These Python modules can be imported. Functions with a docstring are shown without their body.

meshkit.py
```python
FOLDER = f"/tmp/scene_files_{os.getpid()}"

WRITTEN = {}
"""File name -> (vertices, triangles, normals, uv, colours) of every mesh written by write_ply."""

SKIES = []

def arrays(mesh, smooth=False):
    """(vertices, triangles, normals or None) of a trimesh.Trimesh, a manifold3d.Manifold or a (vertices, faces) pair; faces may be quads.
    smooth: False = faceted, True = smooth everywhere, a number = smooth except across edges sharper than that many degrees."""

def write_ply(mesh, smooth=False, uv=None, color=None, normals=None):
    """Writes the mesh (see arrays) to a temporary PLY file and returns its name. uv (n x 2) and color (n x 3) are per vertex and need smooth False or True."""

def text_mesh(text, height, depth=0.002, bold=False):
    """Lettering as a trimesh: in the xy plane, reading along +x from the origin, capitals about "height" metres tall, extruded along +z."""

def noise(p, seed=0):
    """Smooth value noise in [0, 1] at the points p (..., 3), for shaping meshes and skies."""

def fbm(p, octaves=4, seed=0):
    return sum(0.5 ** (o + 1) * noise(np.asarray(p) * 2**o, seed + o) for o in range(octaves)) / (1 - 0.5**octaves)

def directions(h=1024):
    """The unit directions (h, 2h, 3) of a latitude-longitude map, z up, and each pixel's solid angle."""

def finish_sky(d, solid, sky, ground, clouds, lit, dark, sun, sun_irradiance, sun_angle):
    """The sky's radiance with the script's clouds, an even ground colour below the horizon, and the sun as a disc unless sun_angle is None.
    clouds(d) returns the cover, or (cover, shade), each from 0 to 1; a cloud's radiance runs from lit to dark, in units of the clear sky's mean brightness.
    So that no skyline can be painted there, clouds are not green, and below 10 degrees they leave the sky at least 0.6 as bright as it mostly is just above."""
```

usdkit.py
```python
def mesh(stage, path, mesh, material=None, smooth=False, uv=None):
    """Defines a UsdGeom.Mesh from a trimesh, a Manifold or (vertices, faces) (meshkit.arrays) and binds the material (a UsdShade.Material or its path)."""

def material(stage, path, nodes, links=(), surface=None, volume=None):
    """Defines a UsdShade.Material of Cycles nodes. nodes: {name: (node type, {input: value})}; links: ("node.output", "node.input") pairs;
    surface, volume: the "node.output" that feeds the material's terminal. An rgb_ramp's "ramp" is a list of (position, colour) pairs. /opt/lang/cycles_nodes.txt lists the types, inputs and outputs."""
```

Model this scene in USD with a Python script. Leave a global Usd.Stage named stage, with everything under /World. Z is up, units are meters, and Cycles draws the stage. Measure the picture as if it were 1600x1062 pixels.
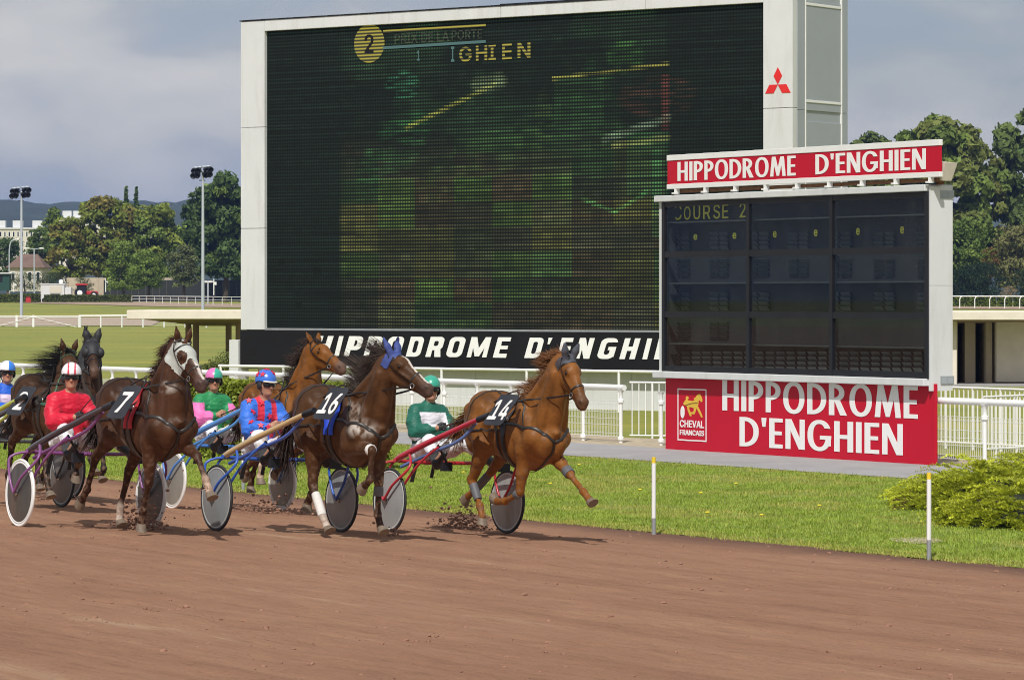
import math, random
import numpy as np, trimesh, usdkit, meshkit
from pxr import Usd, UsdGeom, UsdLux, UsdShade, Gf, Sdf, Vt
from scipy.interpolate import PchipInterpolator
from scipy.spatial import cKDTree
import shapely, shapely.affinity as saff
from shapely.geometry import Polygon, LineString, Point, box as sbox

stage = Usd.Stage.CreateInMemory()
UsdGeom.SetStageUpAxis(stage, 'Z'); UsdGeom.SetStageMetersPerUnit(stage, 1.0)
UsdGeom.Xform.Define(stage, '/World'); UsdGeom.Scope.Define(stage, '/World/Looks')

# ------------------------------------------------------------------ camera, sky, sun, exposure
CAM_H, FOC, HZ = 2.7, 5600.0, 470.0          # eye height (m), focal length and horizon row of the 1600 x 1062 photograph
cam = UsdGeom.Camera.Define(stage, '/World/camera')
cam.CreateHorizontalApertureAttr(36.0); cam.CreateVerticalApertureAttr(36.0 * 679 / 1024)
cam.CreateFocalLengthAttr(36.0 * FOC / 1600)
cam.CreateVerticalApertureOffsetAttr(-(531.0 - HZ) / 1600 * 36.0)
cam.CreateClippingRangeAttr(Gf.Vec2f(0.1, 30000)); cam.CreateFStopAttr(0.0)
cam.AddTranslateOp().Set(Gf.Vec3d(0, 0, CAM_H)); cam.AddRotateXOp().Set(90.0)
cam.CreateExposureAttr(-0.14)
SUN_AZ, SUN_EL = math.radians(180 + 11), math.radians(50)      # from +y clockwise: behind the camera, a little to its left
sd = np.array([math.sin(SUN_AZ) * math.cos(SUN_EL), math.cos(SUN_AZ) * math.cos(SUN_EL), math.sin(SUN_EL)])
usdkit.material(stage, '/World/Looks/sky', {
    'sky': ('sky_texture', {'sky_type': 'single_scattering', 'sun_disc': False, 'sun_elevation': SUN_EL, 'sun_rotation': SUN_AZ, 'air_density': 1.0, 'aerosol_density': 2.2, 'ozone_density': 1.0}),
    'tc': ('texture_coordinate', {}),
    'mp': ('mapping', {'scale': (13.0, 13.0, 34.0), 'location': (5.1, 2.7, 0.25)}),
    'mp2': ('mapping', {'scale': (3.2, 3.2, 8.0), 'location': (0.3, 0.2, 1.9)}),
    'n1': ('noise_texture', {'scale': 1.0, 'detail': 6.0, 'roughness': 0.5, 'distortion': 0.3}),
    'n2': ('noise_texture', {'scale': 1.0, 'detail': 3.0, 'roughness': 0.5}),
    'cover': ('rgb_ramp', {'ramp': [(0.0, (0.5,) * 3), (0.43, (0.55,) * 3), (0.56, (0.93,) * 3), (1.0, (0.97,) * 3)]}),
    'tone': ('rgb_ramp', {'ramp': [(0.0, (4.9, 5.7, 6.7)), (0.40, (5.7, 6.25, 6.95)), (0.49, (6.6, 6.75, 6.95)), (0.56, (8.0, 7.9, 7.6)), (0.68, (9.3, 9.0, 8.4)), (1.0, (9.6, 9.2, 8.6))]}),
    'mx': ('mix_color', {'use_clamp': False}),
    'bg': ('background_shader', {'strength': 0.085})},
    [('tc.generated', 'mp.vector'), ('tc.generated', 'mp2.vector'), ('mp.vector', 'n1.vector'), ('mp2.vector', 'n2.vector'), ('n2.fac', 'cover.fac'), ('n1.fac', 'tone.fac'),
     ('cover.color', 'mx.fac'), ('sky.color', 'mx.a'), ('tone.color', 'mx.b'), ('mx.result', 'bg.color')], surface='bg.background')
dome = UsdLux.DomeLight.Define(stage, '/World/sky'); dome.CreateIntensityAttr(1.0)
UsdShade.MaterialBindingAPI.Apply(dome.GetPrim()).Bind(UsdShade.Material.Get(stage, '/World/Looks/sky'))
dome.GetPrim().SetCustomDataByKey('kind', 'structure'); dome.GetPrim().SetCustomDataByKey('label', 'pale grey-blue sky with soft broken cloud'); dome.GetPrim().SetCustomDataByKey('category', 'sky')
sun = UsdLux.DistantLight.Define(stage, '/World/sun')
sun.CreateIntensityAttr(1.16); sun.CreateAngleAttr(0.53); sun.CreateNormalizeAttr(True); sun.CreateColorAttr(Gf.Vec3f(1.0, 0.97, 0.925))
sun.AddRotateZOp().Set(-math.degrees(SUN_AZ)); sun.AddRotateXOp().Set(-(90 - math.degrees(SUN_EL)))

# ------------------------------------------------------------------ frames: the track runs along U (towards the lens, to the right); NV points across it, away from the lens
TH = math.radians(32.0)
U = np.array([math.sin(TH), -math.cos(TH), 0.0]); NV = np.array([math.cos(TH), math.sin(TH), 0.0])
N_EDGE, BANK = 23.6, 0.042
def sn(s, n, z=0.0): return U * s + NV * n + np.array([0, 0, z])
def at(px, py, Y): return np.array([(px - 800) / FOC * Y, Y, CAM_H - (py - HZ) / FOC * Y])
def gr(px, py, z=0.0):
    Y = (CAM_H - z) * FOC / (py - HZ); return at(px, py, Y)
def tz(n): return BANK * (N_EDGE - n)
def on_track(px, py):
    d = np.array([(px - 800) / FOC, 1.0, -(py - HZ) / FOC])
    t = (BANK * N_EDGE - CAM_H) / (d[2] + BANK * (d @ NV)); return np.array([0, 0, CAM_H]) + t * d
def on_n(px, n):
    """ground distance Y where the picture column px meets the line across-track = n"""
    k = (px - 800) / FOC; return n / (k * NV[0] + NV[1])
def terr(x, y):
    t = np.clip((y - 300) / 220.0, 0, 1); return 2.5 * t * t * (3 - 2 * t)

# ------------------------------------------------------------------ naming, tagging, meshes
_used = {}
def numbered(parent, name):
    k = (str(parent), name); c = _used.get(k, 0); _used[k] = c + 1
    return f'{parent}/{name}' if c == 0 else f'{parent}/{name}_{c:03d}'
def tag(prim, label=None, cat=None, group=None, kind=None):
    for k, v in (('label', label), ('category', cat), ('group', group), ('kind', kind)):
        if v: prim.SetCustomDataByKey(k, v)
    return prim
def mtx(x, y, z, o):
    M = np.eye(4); M[:3, 0], M[:3, 1], M[:3, 2], M[:3, 3] = x, y, z, o; return M
def thing(name, label, cat, M=None, group=None, kind=None):
    x = UsdGeom.Xform.Define(stage, numbered('/World', name))
    if M is not None: x.AddTransformOp().Set(Gf.Matrix4d(np.asarray(M, float).T.tolist()))
    tag(x.GetPrim(), label, cat, group, kind); return str(x.GetPath())
def obj(parent, name, mesh, mat, smooth=False, label=None, cat=None, group=None, kind=None, cd=None, M=None):
    if isinstance(mesh, MB): mesh = mesh.get()
    m = usdkit.mesh(stage, numbered(parent or '/World', name), mesh, f'/World/Looks/{mat}', smooth=smooth)
    if cd is not None:
        UsdGeom.PrimvarsAPI(m).CreatePrimvar('Cd', Sdf.ValueTypeNames.Color3fArray, 'vertex').Set(Vt.Vec3fArray.FromNumpy(np.ascontiguousarray(cd, np.float32)))
    m.CreateDoubleSidedAttr(True)
    if M is not None: m.AddTransformOp().Set(Gf.Matrix4d(np.asarray(M, float).T.tolist()))
    tag(m.GetPrim(), label, cat, group, kind); return str(m.GetPath())
def dup(src, M, label=None, cat=None, group=None):
    base = src.rsplit('/', 1)[1]; base = base[:-4] if base[-4] == '_' and base[-3:].isdigit() else base
    sp = stage.GetPrimAtPath(src); x = UsdGeom.Xform.Define(stage, numbered('/World', base)); p = x.GetPrim()
    p.GetReferences().AddInternalReference(src); p.SetInstanceable(True)
    x.ClearXformOpOrder(); x.AddTransformOp().Set(Gf.Matrix4d(np.asarray(M, float).T.tolist()))
    cdv = sp.GetCustomData(); tag(p, label or cdv.get('label'), cat or cdv.get('category'), group or cdv.get('group')); return str(x.GetPath())

class MB:
    """collects simple shapes into one mesh"""
    def __init__(s): s.v, s.f, s.n = [], [], 0
    def add(s, v, f):
        v, f = np.asarray(v, float), np.asarray(f, int)
        if f.shape[1] == 4: f = np.vstack([f[:, [0, 1, 2]], f[:, [0, 2, 3]]])
        s.v.append(v); s.f.append(f + s.n); s.n += len(v); return s
    def mesh(s, m): return s.add(m.vertices, m.faces)
    def get(s): return trimesh.Trimesh(np.vstack(s.v), np.vstack(s.f), process=False)
    def box(s, x0, x1, y0, y1, z0, z1, ch=0.0):
        if ch <= 0:
            v = [[x, y, z] for x in (x0, x1) for y in (y0, y1) for z in (z0, z1)]
            return s.add(v, [[0, 1, 3, 2], [4, 6, 7, 5], [0, 4, 5, 1], [2, 3, 7, 6], [0, 2, 6, 4], [1, 5, 7, 3]])
        pts = []
        for x, sx in ((x0, 1), (x1, -1)):
            for y, sy in ((y0, 1), (y1, -1)):
                for z, sz in ((z0, 1), (z1, -1)):
                    pts += [[x + sx * ch, y + sy * ch, z], [x + sx * ch, y, z + sz * ch], [x, y + sy * ch, z + sz * ch]]
        return s.mesh(trimesh.convex.convex_hull(np.array(pts)))
    def bar(s, a, b, w, h, up=(0, 0, 1)):
        a, b = np.asarray(a, float), np.asarray(b, float); d = b - a; d /= np.linalg.norm(d)
        side = np.cross(d, up); side /= np.linalg.norm(side) + 1e-9; upv = np.cross(side, d)
        v = [p + sx * side * w / 2 + sz * upv * h / 2 for p in (a, b) for sx, sz in ((-1, -1), (1, -1), (1, 1), (-1, 1))]
        return s.add(v, [[0, 1, 2, 3], [7, 6, 5, 4], [0, 4, 5, 1], [1, 5, 6, 2], [2, 6, 7, 3], [3, 7, 4, 0]])
    def tube(s, pts, r, sides=8, cap=True, flat=None):
        v, f = tube(pts, r, sides, cap, flat); return s.add(v, f)
    def ball(s, c, r, sub=2):
        m = trimesh.creation.icosphere(sub); return s.add(m.vertices * np.asarray(r) + np.asarray(c), m.faces)
def tube(pts, r, sides=8, cap=True, flat=None):
    """a tube along a polyline; flat = (normals, thickness ratio): an elliptical strap lying on those normals"""
    p = np.asarray(pts, float); n = len(p); r = np.broadcast_to(np.asarray(r, float), (n,))
    t = np.gradient(p, axis=0); t /= np.linalg.norm(t, axis=1, keepdims=True) + 1e-12
    if flat is None:
        a = np.zeros_like(p); ref = np.array([0, 0, 1.0]) if abs(t[0, 2]) < .9 else np.array([1.0, 0, 0])
        a[0] = np.cross(t[0], ref); a[0] /= np.linalg.norm(a[0])
        for i in range(1, n):
            w = a[i - 1] - t[i] * (a[i - 1] @ t[i]); a[i] = w / (np.linalg.norm(w) + 1e-12)
        b = np.cross(t, a); q = 1.0
    else:
        b = np.asarray(flat[0], float); b = b - t * (b * t).sum(1, keepdims=True); b /= np.linalg.norm(b, axis=1, keepdims=True) + 1e-12
        a = np.cross(b, t); q = flat[1]
    ang = np.arange(sides) * 2 * np.pi / sides
    v = p[:, None] + r[:, None, None] * (np.cos(ang)[None, :, None] * a[:, None] + q * np.sin(ang)[None, :, None] * b[:, None])
    i, j = np.meshgrid(np.arange(n - 1), np.arange(sides), indexing='ij')
    f = np.stack([i * sides + j, i * sides + (j + 1) % sides, (i + 1) * sides + (j + 1) % sides, (i + 1) * sides + j], -1).reshape(-1, 4)
    v = v.reshape(-1, 3); f = np.vstack([f[:, [0, 1, 2]], f[:, [0, 2, 3]]])
    if cap:
        k = len(v); v = np.vstack([v, p[:1], p[-1:]]); j = np.arange(sides); e = (n - 1) * sides
        f = np.vstack([f, np.stack([np.full(sides, k), (j + 1) % sides, j], 1), np.stack([np.full(sides, k + 1), e + j, e + (j + 1) % sides], 1)])
    return v, f
def smooth_path(pts, n=24):
    pts = np.asarray(pts, float); d = np.r_[0, np.cumsum(np.linalg.norm(np.diff(pts, axis=0), axis=1))]
    return PchipInterpolator(d, pts, axis=0)(np.linspace(0, d[-1], n))
def xf(M, v): return np.asarray(v) @ M[:3, :3].T + M[:3, 3]
def lathe(prof, sides=24, M=None):
    """prof: (r, z) points turned about z"""
    prof = np.asarray(prof, float); a = np.arange(sides) * 2 * np.pi / sides
    v = np.stack([prof[:, None, 0] * np.cos(a), prof[:, None, 0] * np.sin(a), np.broadcast_to(prof[:, None, 1], (len(prof), sides))], -1).reshape(-1, 3)
    i, j = np.meshgrid(np.arange(len(prof) - 1), np.arange(sides), indexing='ij')
    f = np.stack([i * sides + j, i * sides + (j + 1) % sides, (i + 1) * sides + (j + 1) % sides, (i + 1) * sides + j], -1).reshape(-1, 4)
    v = v if M is None else xf(M, v); return v, np.vstack([f[:, [0, 1, 2]], f[:, [0, 2, 3]]])

# ------------------------------------------------------------------ materials
def look(name, col, rough=0.55, var=0.12, scale=3.0, bump=0.0, bscale=40.0, metal=0.0, coat=0.0, spec=0.5, sheen=0.0, dirt=None, emit=0.0):
    n = {'g': ('geometry', {}), 'n': ('noise_texture', {'scale': scale, 'detail': 5.0, 'roughness': 0.6}),
         'r': ('rgb_ramp', {'ramp': [(0.25, tuple(max(0, c * (1 - var)) for c in col)), (0.75, tuple(min(1, c * (1 + var)) for c in col))]}),
         'p': ('principled_bsdf', {'roughness': rough, 'metallic': metal, 'coat_weight': coat, 'specular_ior_level': spec, 'sheen_weight': sheen})}
    l = [('g.position', 'n.vector'), ('n.fac', 'r.fac'), ('r.color', 'p.base_color')]
    if emit: n['p'][1]['emission_strength'] = emit; l.append(('r.color', 'p.emission_color'))
    if dirt:
        n['s'] = ('mapping', {'scale': (2.2, 2.2, 0.35)}); n['d'] = ('noise_texture', {'scale': 1.6, 'detail': 6.0, 'roughness': 0.65})
        n['dr'] = ('rgb_ramp', {'ramp': [(0.5, (0.0,) * 3), (0.78, (0.75,) * 3)]}); n['m'] = ('mix_color', {'b': dirt})
        l = [x for x in l if x[1] != 'p.base_color'] + [('g.position', 's.vector'), ('s.vector', 'd.vector'), ('d.fac', 'dr.fac'), ('dr.color', 'm.fac'), ('r.color', 'm.a'), ('m.result', 'p.base_color')]
    if bump:
        n['bn'] = ('noise_texture', {'scale': bscale, 'detail': 4.0, 'roughness': 0.6}); n['b'] = ('bump', {'strength': bump, 'distance': 0.02})
        l += [('g.position', 'bn.vector'), ('bn.fac', 'b.height'), ('b.normal', 'p.normal')]
    usdkit.material(stage, f'/World/Looks/{name}', n, l, surface='p.BSDF'); return name
def cd_look(name, rough=0.5, sheen=0.0, var=0.2, scale=14.0, bump=0.0, bscale=90.0, spec=0.5, leaf=0.0, stretch=(1, 1, 1), coat=0.0):
    n = {'a': ('attribute', {'attribute': 'Cd'}), 'g': ('geometry', {}), 'mp': ('mapping', {'scale': stretch}), 'n': ('noise_texture', {'scale': scale, 'detail': 5.0, 'roughness': 0.6}),
         'r': ('rgb_ramp', {'ramp': [(0.2, (1 - var,) * 3), (0.8, (1 + var,) * 3)]}), 'm': ('mix_color', {'blend_type': 'multiply', 'fac': 1.0, 'use_clamp': False}),
         'p': ('principled_bsdf', {'roughness': rough, 'sheen_weight': sheen, 'specular_ior_level': spec, 'coat_weight': coat, 'coat_roughness': 0.3})}
    l = [('g.position', 'mp.vector'), ('mp.vector', 'n.vector'), ('n.fac', 'r.fac'), ('a.color', 'm.a'), ('r.color', 'm.b'), ('m.result', 'p.base_color')]
    out = 'p.BSDF'
    if bump:
        n['bn'] = ('noise_texture', {'scale': bscale, 'detail': 4.0, 'roughness': 0.6}); n['b'] = ('bump', {'strength': bump, 'distance': 0.01})
        l += [('mp.vector', 'bn.vector'), ('bn.fac', 'b.height'), ('b.normal', 'p.normal')]
    if leaf:
        n['t'] = ('translucent_bsdf', {}); n['x'] = ('mix_closure', {'fac': leaf}); l += [('m.result', 't.color'), ('p.BSDF', 'x.closure1'), ('t.BSDF', 'x.closure2')]; out = 'x.closure'
    usdkit.material(stage, f'/World/Looks/{name}', n, l, surface=out); return name
look('white_paint', (0.78, 0.78, 0.76), 0.45, 0.04)
look('white_panel', (0.62, 0.63, 0.625), 0.5, 0.05, 0.6, dirt=(0.50, 0.49, 0.46))
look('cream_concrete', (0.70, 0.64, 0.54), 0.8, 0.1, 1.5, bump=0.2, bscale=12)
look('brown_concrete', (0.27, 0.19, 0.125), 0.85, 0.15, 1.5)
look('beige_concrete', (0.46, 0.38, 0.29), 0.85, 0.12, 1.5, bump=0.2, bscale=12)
look('grey_paint', (0.33, 0.36, 0.38), 0.45, 0.06, 1.0)
look('galvanised', (0.42, 0.44, 0.46), 0.45, 0.12, 6.0, metal=0.6)
look('dark_metal', (0.014, 0.015, 0.019), 0.4, 0.2, spec=.3)
look('black_panel', (0.010, 0.010, 0.011), 0.5, 0.2, 1.0, spec=.2)
look('board_interior', (0.014, 0.016, 0.016), 0.7, 0.3, 2.0)
look('flap_plastic', (0.034, 0.041, 0.038), 0.45, 0.3, 8.0)
look('red_sign', (0.50, 0.006, 0.026), 0.5, 0.05, 0.8, spec=.25)
look('white_letter', (0.82, 0.82, 0.80), 0.45, 0.03)
look('yellow_letter', (0.55, 0.56, 0.03), 0.5, 0.1)
look('red_emblem', (0.66, 0.02, 0.02), 0.4, 0.05)
look('gold_letter', (0.72, 0.47, 0.05), 0.5, 0.1)
look('rust', (0.16, 0.075, 0.03), 0.8, 0.4, 12.0)
look('asphalt', (0.315, 0.305, 0.305), 0.9, 0.14, 1.2, bump=0.5, bscale=60)
look('sand_verge', (0.40, 0.33, 0.23), 0.9, 0.35, 4.0, bump=0.6, bscale=30)
look('yellow_paint', (0.75, 0.55, 0.03), 0.5, 0.1)
look('bark', (0.06, 0.045, 0.032), 0.9, 0.3, 3.0)
look('far_dirt', (0.33, 0.24, 0.17), 0.95, 0.12, 0.2)
# ================================================================== ground, track, lawn, path
def grid_mesh(xs, ys, fn):
    X, Y = np.meshgrid(xs, ys, indexing='ij'); v = fn(X.ravel(), Y.ravel()); a, b = len(xs), len(ys)
    i, j = np.meshgrid(np.arange(a - 1), np.arange(b - 1), indexing='ij')
    f = np.stack([i * b + j, (i + 1) * b + j, (i + 1) * b + j + 1, i * b + j + 1], -1).reshape(-1, 4)
    return v, np.vstack([f[:, [0, 1, 2]], f[:, [0, 2, 3]]])
def dot_n():   # material nodes: distance across the track
    return {'g': ('geometry', {}), 'dn': ('vector_math', {'math_type': 'dot_product', 'vector2': tuple(NV)})}, [('g.position', 'dn.vector1')]
n_, l_ = dot_n()
rotU = -math.atan2(U[1], U[0])
n_.update({'mp': ('mapping', {'rotation': (0, 0, rotU), 'scale': (1.0, 1.0, 1.0)}), 'st': ('mapping', {'scale': (0.22, 1.5, 1.0)}), 'st2': ('mapping', {'scale': (2.2, 13.0, 1.0)}),
    'n1': ('noise_texture', {'scale': 1.0, 'detail': 6.0, 'roughness': 0.62}), 'n2': ('noise_texture', {'scale': 1.0, 'detail': 5.0, 'roughness': 0.7}), 'n3': ('noise_texture', {'scale': 40.0, 'detail': 5.0, 'roughness': 0.75}), 'n4': ('noise_texture', {'scale': 0.35, 'detail': 3.0}),
    'r1': ('rgb_ramp', {'ramp': [(0.22, (0.232, 0.120, 0.074)), (0.45, (0.305, 0.162, 0.099)), (0.62, (0.340, 0.188, 0.116)), (0.72, (0.41, 0.265, 0.17)), (0.8, (0.37, 0.22, 0.14))]}),
    'r2': ('rgb_ramp', {'ramp': [(0.2, (0.72,) * 3), (0.5, (1.0,) * 3), (0.8, (1.12,) * 3)]}),
    'r3': ('rgb_ramp', {'ramp': [(0.28, (0.55,) * 3), (0.44, (0.95,) * 3), (0.75, (1.14,) * 3)]}),
    'edge': ('map_range', {'from_min': 21.9, 'from_max': 23.3, 'clamp': True}), 'en': ('math', {'math_type': 'multiply_add', 'value2': 1.6, 'value3': -0.8}), 'ea': ('math', {'math_type': 'add'}),
    'm1': ('mix_color', {'blend_type': 'multiply', 'fac': 1.0, 'use_clamp': False}), 'm2': ('mix_color', {'blend_type': 'multiply', 'fac': 0.9, 'use_clamp': False}), 'm3': ('mix_color', {'b': (0.155, 0.084, 0.058)}),
    'bh': ('math', {'math_type': 'add'}), 'b': ('bump', {'strength': 0.7, 'distance': 0.03}), 'p': ('principled_bsdf', {'roughness': 0.95, 'specular_ior_level': 0.15})})
l_ += [('g.position', 'mp.vector'), ('mp.vector', 'st.vector'), ('mp.vector', 'st2.vector'), ('st.vector', 'n1.vector'), ('st2.vector', 'n2.vector'), ('g.position', 'n3.vector'), ('g.position', 'n4.vector'), ('n1.fac', 'r1.fac'), ('n2.fac', 'r2.fac'), ('n3.fac', 'r3.fac'),
       ('r1.color', 'm1.a'), ('r2.color', 'm1.b'), ('m1.result', 'm2.a'), ('r3.color', 'm2.b'), ('n4.fac', 'en.value1'), ('dn.value', 'ea.value1'), ('en.value', 'ea.value2'), ('ea.value', 'edge.value'), ('edge.result', 'm3.fac'), ('m2.result', 'm3.a'),
       ('m3.result', 'p.base_color'), ('n3.fac', 'bh.value1'), ('n2.fac', 'bh.value2'), ('bh.value', 'b.height'), ('b.normal', 'p.normal')]
usdkit.material(stage, '/World/Looks/track_dirt', n_, l_, surface='p.BSDF')
def grass_look(name, stops, scale, yellow=0.0, mow=None):
    n, l = dot_n()
    n.update({'n1': ('noise_texture', {'scale': scale, 'detail': 6.0, 'roughness': 0.65}), 'n2': ('noise_texture', {'scale': scale * 22, 'detail': 3.0, 'roughness': 0.7}), 'r1': ('rgb_ramp', {'ramp': stops}),
              'r2': ('rgb_ramp', {'ramp': [(0.25, (0.6,) * 3), (0.75, (1.25,) * 3)]}), 'm': ('mix_color', {'blend_type': 'multiply', 'fac': 0.85, 'use_clamp': False}), 'p': ('principled_bsdf', {'roughness': 0.85, 'specular_ior_level': 0.25, 'sheen_weight': 0.1}), 'b': ('bump', {'strength': 0.6, 'distance': 0.03})})
    l += [('g.position', 'n1.vector'), ('g.position', 'n2.vector'), ('n1.fac', 'r1.fac'), ('n2.fac', 'r2.fac'), ('r1.color', 'm.a'), ('r2.color', 'm.b'), ('n2.fac', 'b.height'), ('b.normal', 'p.normal')]
    src = 'm.result'
    if yellow:   # drifts of yellow flowers in the infield
        n.update({'ym': ('mapping', {'scale': (0.022, 0.10, 1)}), 'yn': ('noise_texture', {'scale': 1.0, 'detail': 5.0, 'roughness': 0.7}), 'yr': ('rgb_ramp', {'ramp': [(0.53, (0,) * 3), (0.66, (yellow,) * 3)]}), 'y': ('mix_color', {'b': (0.36, 0.30, 0.02)})})
        l += [('g.position', 'ym.vector'), ('ym.vector', 'yn.vector'), ('yn.fac', 'yr.fac'), ('yr.color', 'y.fac'), ('m.result', 'y.a')]; src = 'y.result'
    l.append((src, 'p.base_color')); usdkit.material(stage, f'/World/Looks/{name}', n, l, surface='p.BSDF')
grass_look('lawn_soil', [(0.3, (0.14, 0.185, 0.022)), (0.55, (0.18, 0.235, 0.028)), (0.75, (0.22, 0.26, 0.04))], 0.8)
grass_look('infield_grass', [(0.3, (0.155, 0.19, 0.012)), (0.5, (0.21, 0.225, 0.014)), (0.7, (0.255, 0.25, 0.022))], 0.12, yellow=0.55)

ys = np.r_[np.linspace(-60, 30, 10), np.linspace(34, 290, 48), np.linspace(296, 530, 60), np.linspace(560, 900, 10), 1500, 3000, 7000, 12000]
xs = np.r_[-9000, -4000, -1500, -600, np.linspace(-240, 240, 81), 600, 1500, 4000, 9000]
def base_z(x, y):
    n = x * NV[0] + y * NV[1]; z = terr(x, y); near = np.clip((N_EDGE - 0.3 - n) / 0.6, 0, 1)
    ripple = 0.22 * (meshkit.fbm(np.stack([x * .03, y * .03, 0 * x], -1), 3) - .5) * np.clip((y - 110) / 80, 0, 1)
    return z - near * 0.5 + ripple
obj(None, 'infield', grid_mesh(xs, ys, lambda x, y: np.stack([x, y, base_z(x, y)], -1)), 'infield_grass', True, 'wide mown infield lawn with drifts of yellow flowers beyond the rail', 'grass', kind='structure')

rng = np.random.default_rng(5)
ss = np.r_[-420, -250, -150, -110, -85, -70, -62, np.linspace(-56, -12, 300), -8, 0, 15, 40]; ns = np.r_[-16, -8, -2, 3, 6, 8, np.linspace(9, 23.0, 240), np.linspace(23.08, N_EDGE + .12, 9)]
def track_v(s, n):
    p = np.stack([s * .5, n * 5.5, 0 * s], -1); q = np.stack([s * 4.5, n * 6, 0 * s], -1)
    fine = ((s > -56) & (s < -12) & (n > 9)).astype(float)
    hp = np.stack([s * 2.6, n * 4.2, 0 * s], -1); prints = -.05 * np.clip(meshkit.noise(hp, 31) - .70, 0, 1) * np.clip((meshkit.fbm(np.stack([s * .3, n * .8, 0 * s], -1), 2, 9) - .35) * 4, 0, 1)
    dz = (0.016 * (meshkit.fbm(p, 4, 3) - .5) + 0.030 * (meshkit.fbm(q, 3, 8) - .5) + prints) * fine
    e = 0.10 * (meshkit.fbm(np.stack([s * 1.3, n * 0, 0 * s], -1), 4, 5) - .5) * np.clip((n - 22.5), 0, 1)
    z = BANK * (N_EDGE - n) + dz + 0.006 - np.clip(n - N_EDGE, 0, 1) * .3
    return U * s[:, None] + NV * (n + e)[:, None] + np.stack([0 * z, 0 * z, z], -1)
obj(None, 'dirt_track', grid_mesh(ss, ns, track_v), 'track_dirt', True, 'reddish brown harrowed dirt racing track', 'track', kind='structure')

def strip(name, mat, s0, s1, n0, n1, z, label, cat, wob=0.0, ds=0.6):
    s = np.arange(s0, s1, ds); nn = np.linspace(n0, n1, 9)
    def fn(S, N):
        k = (N - n0) / (n1 - n0); w = wob * (meshkit.fbm(np.stack([S * .9, 0 * S + 7 * (k > .5), 0 * S], -1), 4, 2) - .5) * ((k < .01) | (k > .99))
        return U * S[:, None] + NV * (N + w)[:, None] + np.array([0, 0, z])
    obj(None, name, grid_mesh(s, nn, fn), mat, True, label, cat, kind='structure')
strip('grass_strip', 'lawn_soil', -200, 10, N_EDGE - .08, 33.9, 0.012, 'bright green grass strip between the dirt track and the grey path', 'grass')
strip('path', 'asphalt', -200, 10, 33.8, 36.95, 0.02, 'grey asphalt path running along the far side of the grass strip', 'path', wob=.12)
strip('sand_verge', 'sand_verge', -200, 10, 36.9, 39.3, 0.016, 'pale sandy verge at the foot of the white fence', 'verge', wob=.9)
# the return leg of the dirt track across the infield
c = [(-260, 365), (-60, 366), (-30, 367), (-20, 372), (-22, 400), (-30, 430), (-42, 455)]
c = smooth_path([(-260, 366), (-120, 366), (-60, 366), (-36, 367)], 30)
def ribbon(name, cen, w, mat, label):
    d = np.gradient(cen, axis=0); d /= np.linalg.norm(d, axis=1, keepdims=True); pn = np.stack([-d[:, 1], d[:, 0]], -1); v = []
    for q in np.linspace(-1, 1, 7): xy = cen + pn * w * q; v.append(np.c_[xy, base_z(xy[:, 0], xy[:, 1]) + .06])
    v = np.array(v); a, b = v.shape[:2]; i, j = np.meshgrid(np.arange(a - 1), np.arange(b - 1), indexing='ij')
    f = np.stack([i * b + j, (i + 1) * b + j, (i + 1) * b + j + 1, i * b + j + 1], -1).reshape(-1, 4)
    obj(None, name, (v.reshape(-1, 3), f), mat, True, label, 'track', kind='structure')
ribbon('far_dirt_track', c, 22.0, 'far_dirt', 'pale far leg of the dirt track behind the white gate')
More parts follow.
